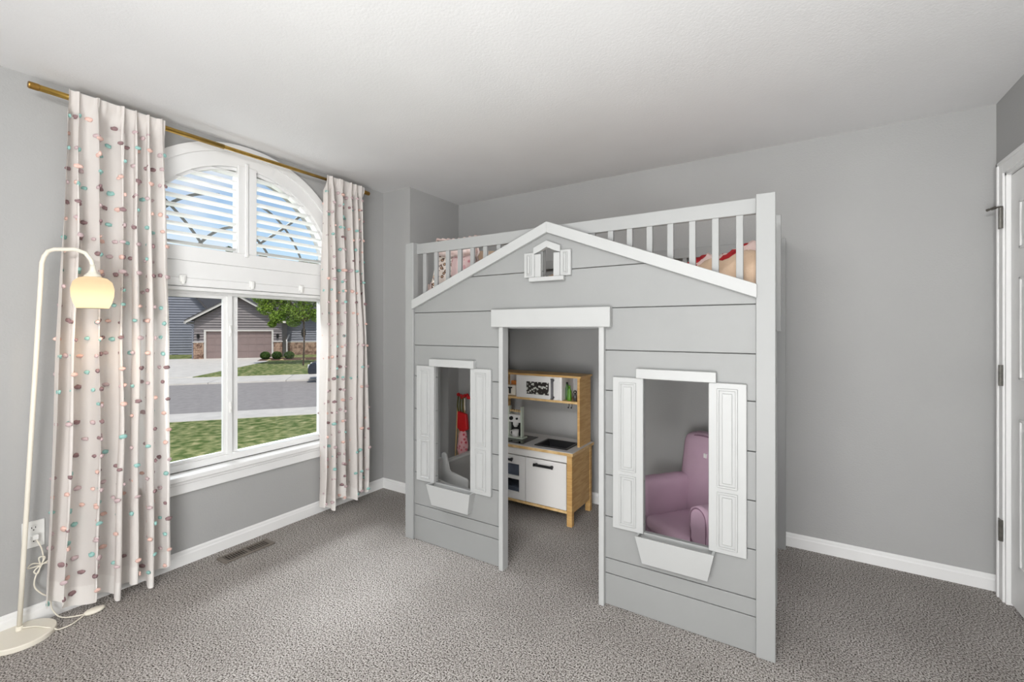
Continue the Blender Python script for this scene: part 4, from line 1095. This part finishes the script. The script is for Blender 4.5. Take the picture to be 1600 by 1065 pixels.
tree('dark evergreen rising behind the garage roof', -17.6, 70, -1, 4, [(0, 0, 5.0, .6), (.1, 0, 5.6, .5), (0, 0, 6.1, .35)], 2400, 'leaf_dark', 5, .10)
tree('distant shrubby treetop low behind the left half of the arched window', -16.2, 70, -1, 8, [(0, 0, 11.4, .8), (1.2, 0, 11.2, .8), (-1.2, 0, 11.0, .7), (2.4, 0, 10.9, .7), (-.3, 0, 12.2, .45)], 2600, 'leaf_dark', 6, .15)
tree('distant broad treetop low behind the right half of the arched window', -5.4, 66, -1, 7, [(0, 0, 10.0, .9), (1.6, 0, 9.8, .9), (3.0, 0, 9.6, .9), (-1.4, 0, 10.1, .7), (.9, 0, 10.5, .6)], 3400, 'leaf_pale', 7, .15)
tree('distant dark treetop low beside the middle stile of the arched window', -12.0, 66, -1, 7, [(0, 0, 10.4, .7), (1.1, 0, 10.2, .6), (.4, 0, 10.9, .4)], 1800, 'leaf_dark', 9, .15)
for i, (u, lab) in enumerate(((-5.62, 'round clipped bush nearest the driveway across the street'), (-4.95, 'middle one of three round clipped bushes across the street'), (-4.22, 'round clipped bush nearest the downspout across the street'))):
    t = thing('round_bush', lab, 'bush', (0, 0, 0), 0, 'round bushes by the garage')
    rr = random.Random(i); vs, fs = [], []
    for k in range(2600):
        d = Vector((rr.gauss(0, 1), rr.gauss(0, 1), rr.gauss(0, 1))).normalized()*(.30*rr.random()**.15)
        p = Vector((u, 32.6, -.40))+Vector((d.x, d.y, d.z*.85)); a = Vector((rr.gauss(0, 1), rr.gauss(0, 1), rr.gauss(0, 1))).normalized(); b = a.orthogonal().normalized()
        i0 = len(vs); s_ = .035; vs += [p-a*s_, p+b*s_*.6, p+a*s_, p-b*s_*.6]; fs.append((i0, i0+1, i0+2, i0+3))
    me = bpy.data.meshes.new('foliage'); me.from_pydata([tuple(q) for q in vs], [], fs); me.materials.append(M['bush'])
    f = bpy.data.objects.new('foliage', me); C.objects.link(f); f.parent = t; f['kind'] = 'stuff'
    obj('stem', tube(bmesh.new(), [(u, 32.6, -.78), (u, 32.6, -.45)], .03, 6), 'bark', t); ext(t)
for i, (u, c_) in enumerate(((-5.3, 'first pale rock from the driveway under the bushes'), (-4.55, 'yellowish rock between the second and third bush'), (-3.3, 'flat pale rock right of the bushes'))):
    ext(obj('garden_rock', blob(bmesh.new(), (u, 31.9, -.70), (.16, .12, .09), 2, .3, 2, i), 'rock', label=c_, cat='rock', group='rocks in the planting bed'))
es('planting_bed', strip([(-5.9, 31.6), (-2.2, 31.6), (-2.2, 33.5), (-5.9, 33.5)], -.9, 0, lambda u, v: rise(u, v)+.015), 'bed_soil', 'mulched planting bed')

# parked car at the right edge of the view
car = thing('car', 'dark parked car half hidden behind the right curtain', 'car', (0, 0, 0))
cu, cv, cz_ = -1.95, 21.3, GZ
bm = prism(bmesh.new(), [(cu, .35), (cu, .62), (cu+.10, .80), (cu+1.15, .92), (cu+3.9, .95), (cu+4.3, .80), (cu+4.35, .35)], 'Y', cv-.85, cv+.85, bev=.05)
for v in bm.verts: v.co.z += cz_
obj('body', bm, 'carpaint', car)
bm = prism(bmesh.new(), [(cu+1.0, .90), (cu+1.75, 1.38), (cu+3.1, 1.42), (cu+3.9, .93)], 'Y', cv-.72, cv+.72, bev=.05)
for v in bm.verts: v.co.z += cz_
obj('cabin', bm, 'blackgloss', car)
for du in (.8, 3.5):
    for dv in (-.78, .78):
        bm = tube(bmesh.new(), [(cu+du, cv+dv-.1, cz_+.30), (cu+du, cv+dv+.1, cz_+.30)], .31, 20); o_ = obj('wheel', bm, 'tyre', car)
        bm = tube(bmesh.new(), [(cu+du, cv+dv-.11, cz_+.30), (cu+du, cv+dv+.11, cz_+.30)], .18, 14); obj('hub', bm, 'chrome', o_)
bm = B(cu-.01, cu+.06, cv-.75, cv-.45, cz_+.60, cz_+.74, bev=.01); box(bm, cu-.01, cu+.06, cv+.45, cv+.75, cz_+.60, cz_+.74, bev=.01); obj('headlight', bm, 'plastic', car)
ext(car)
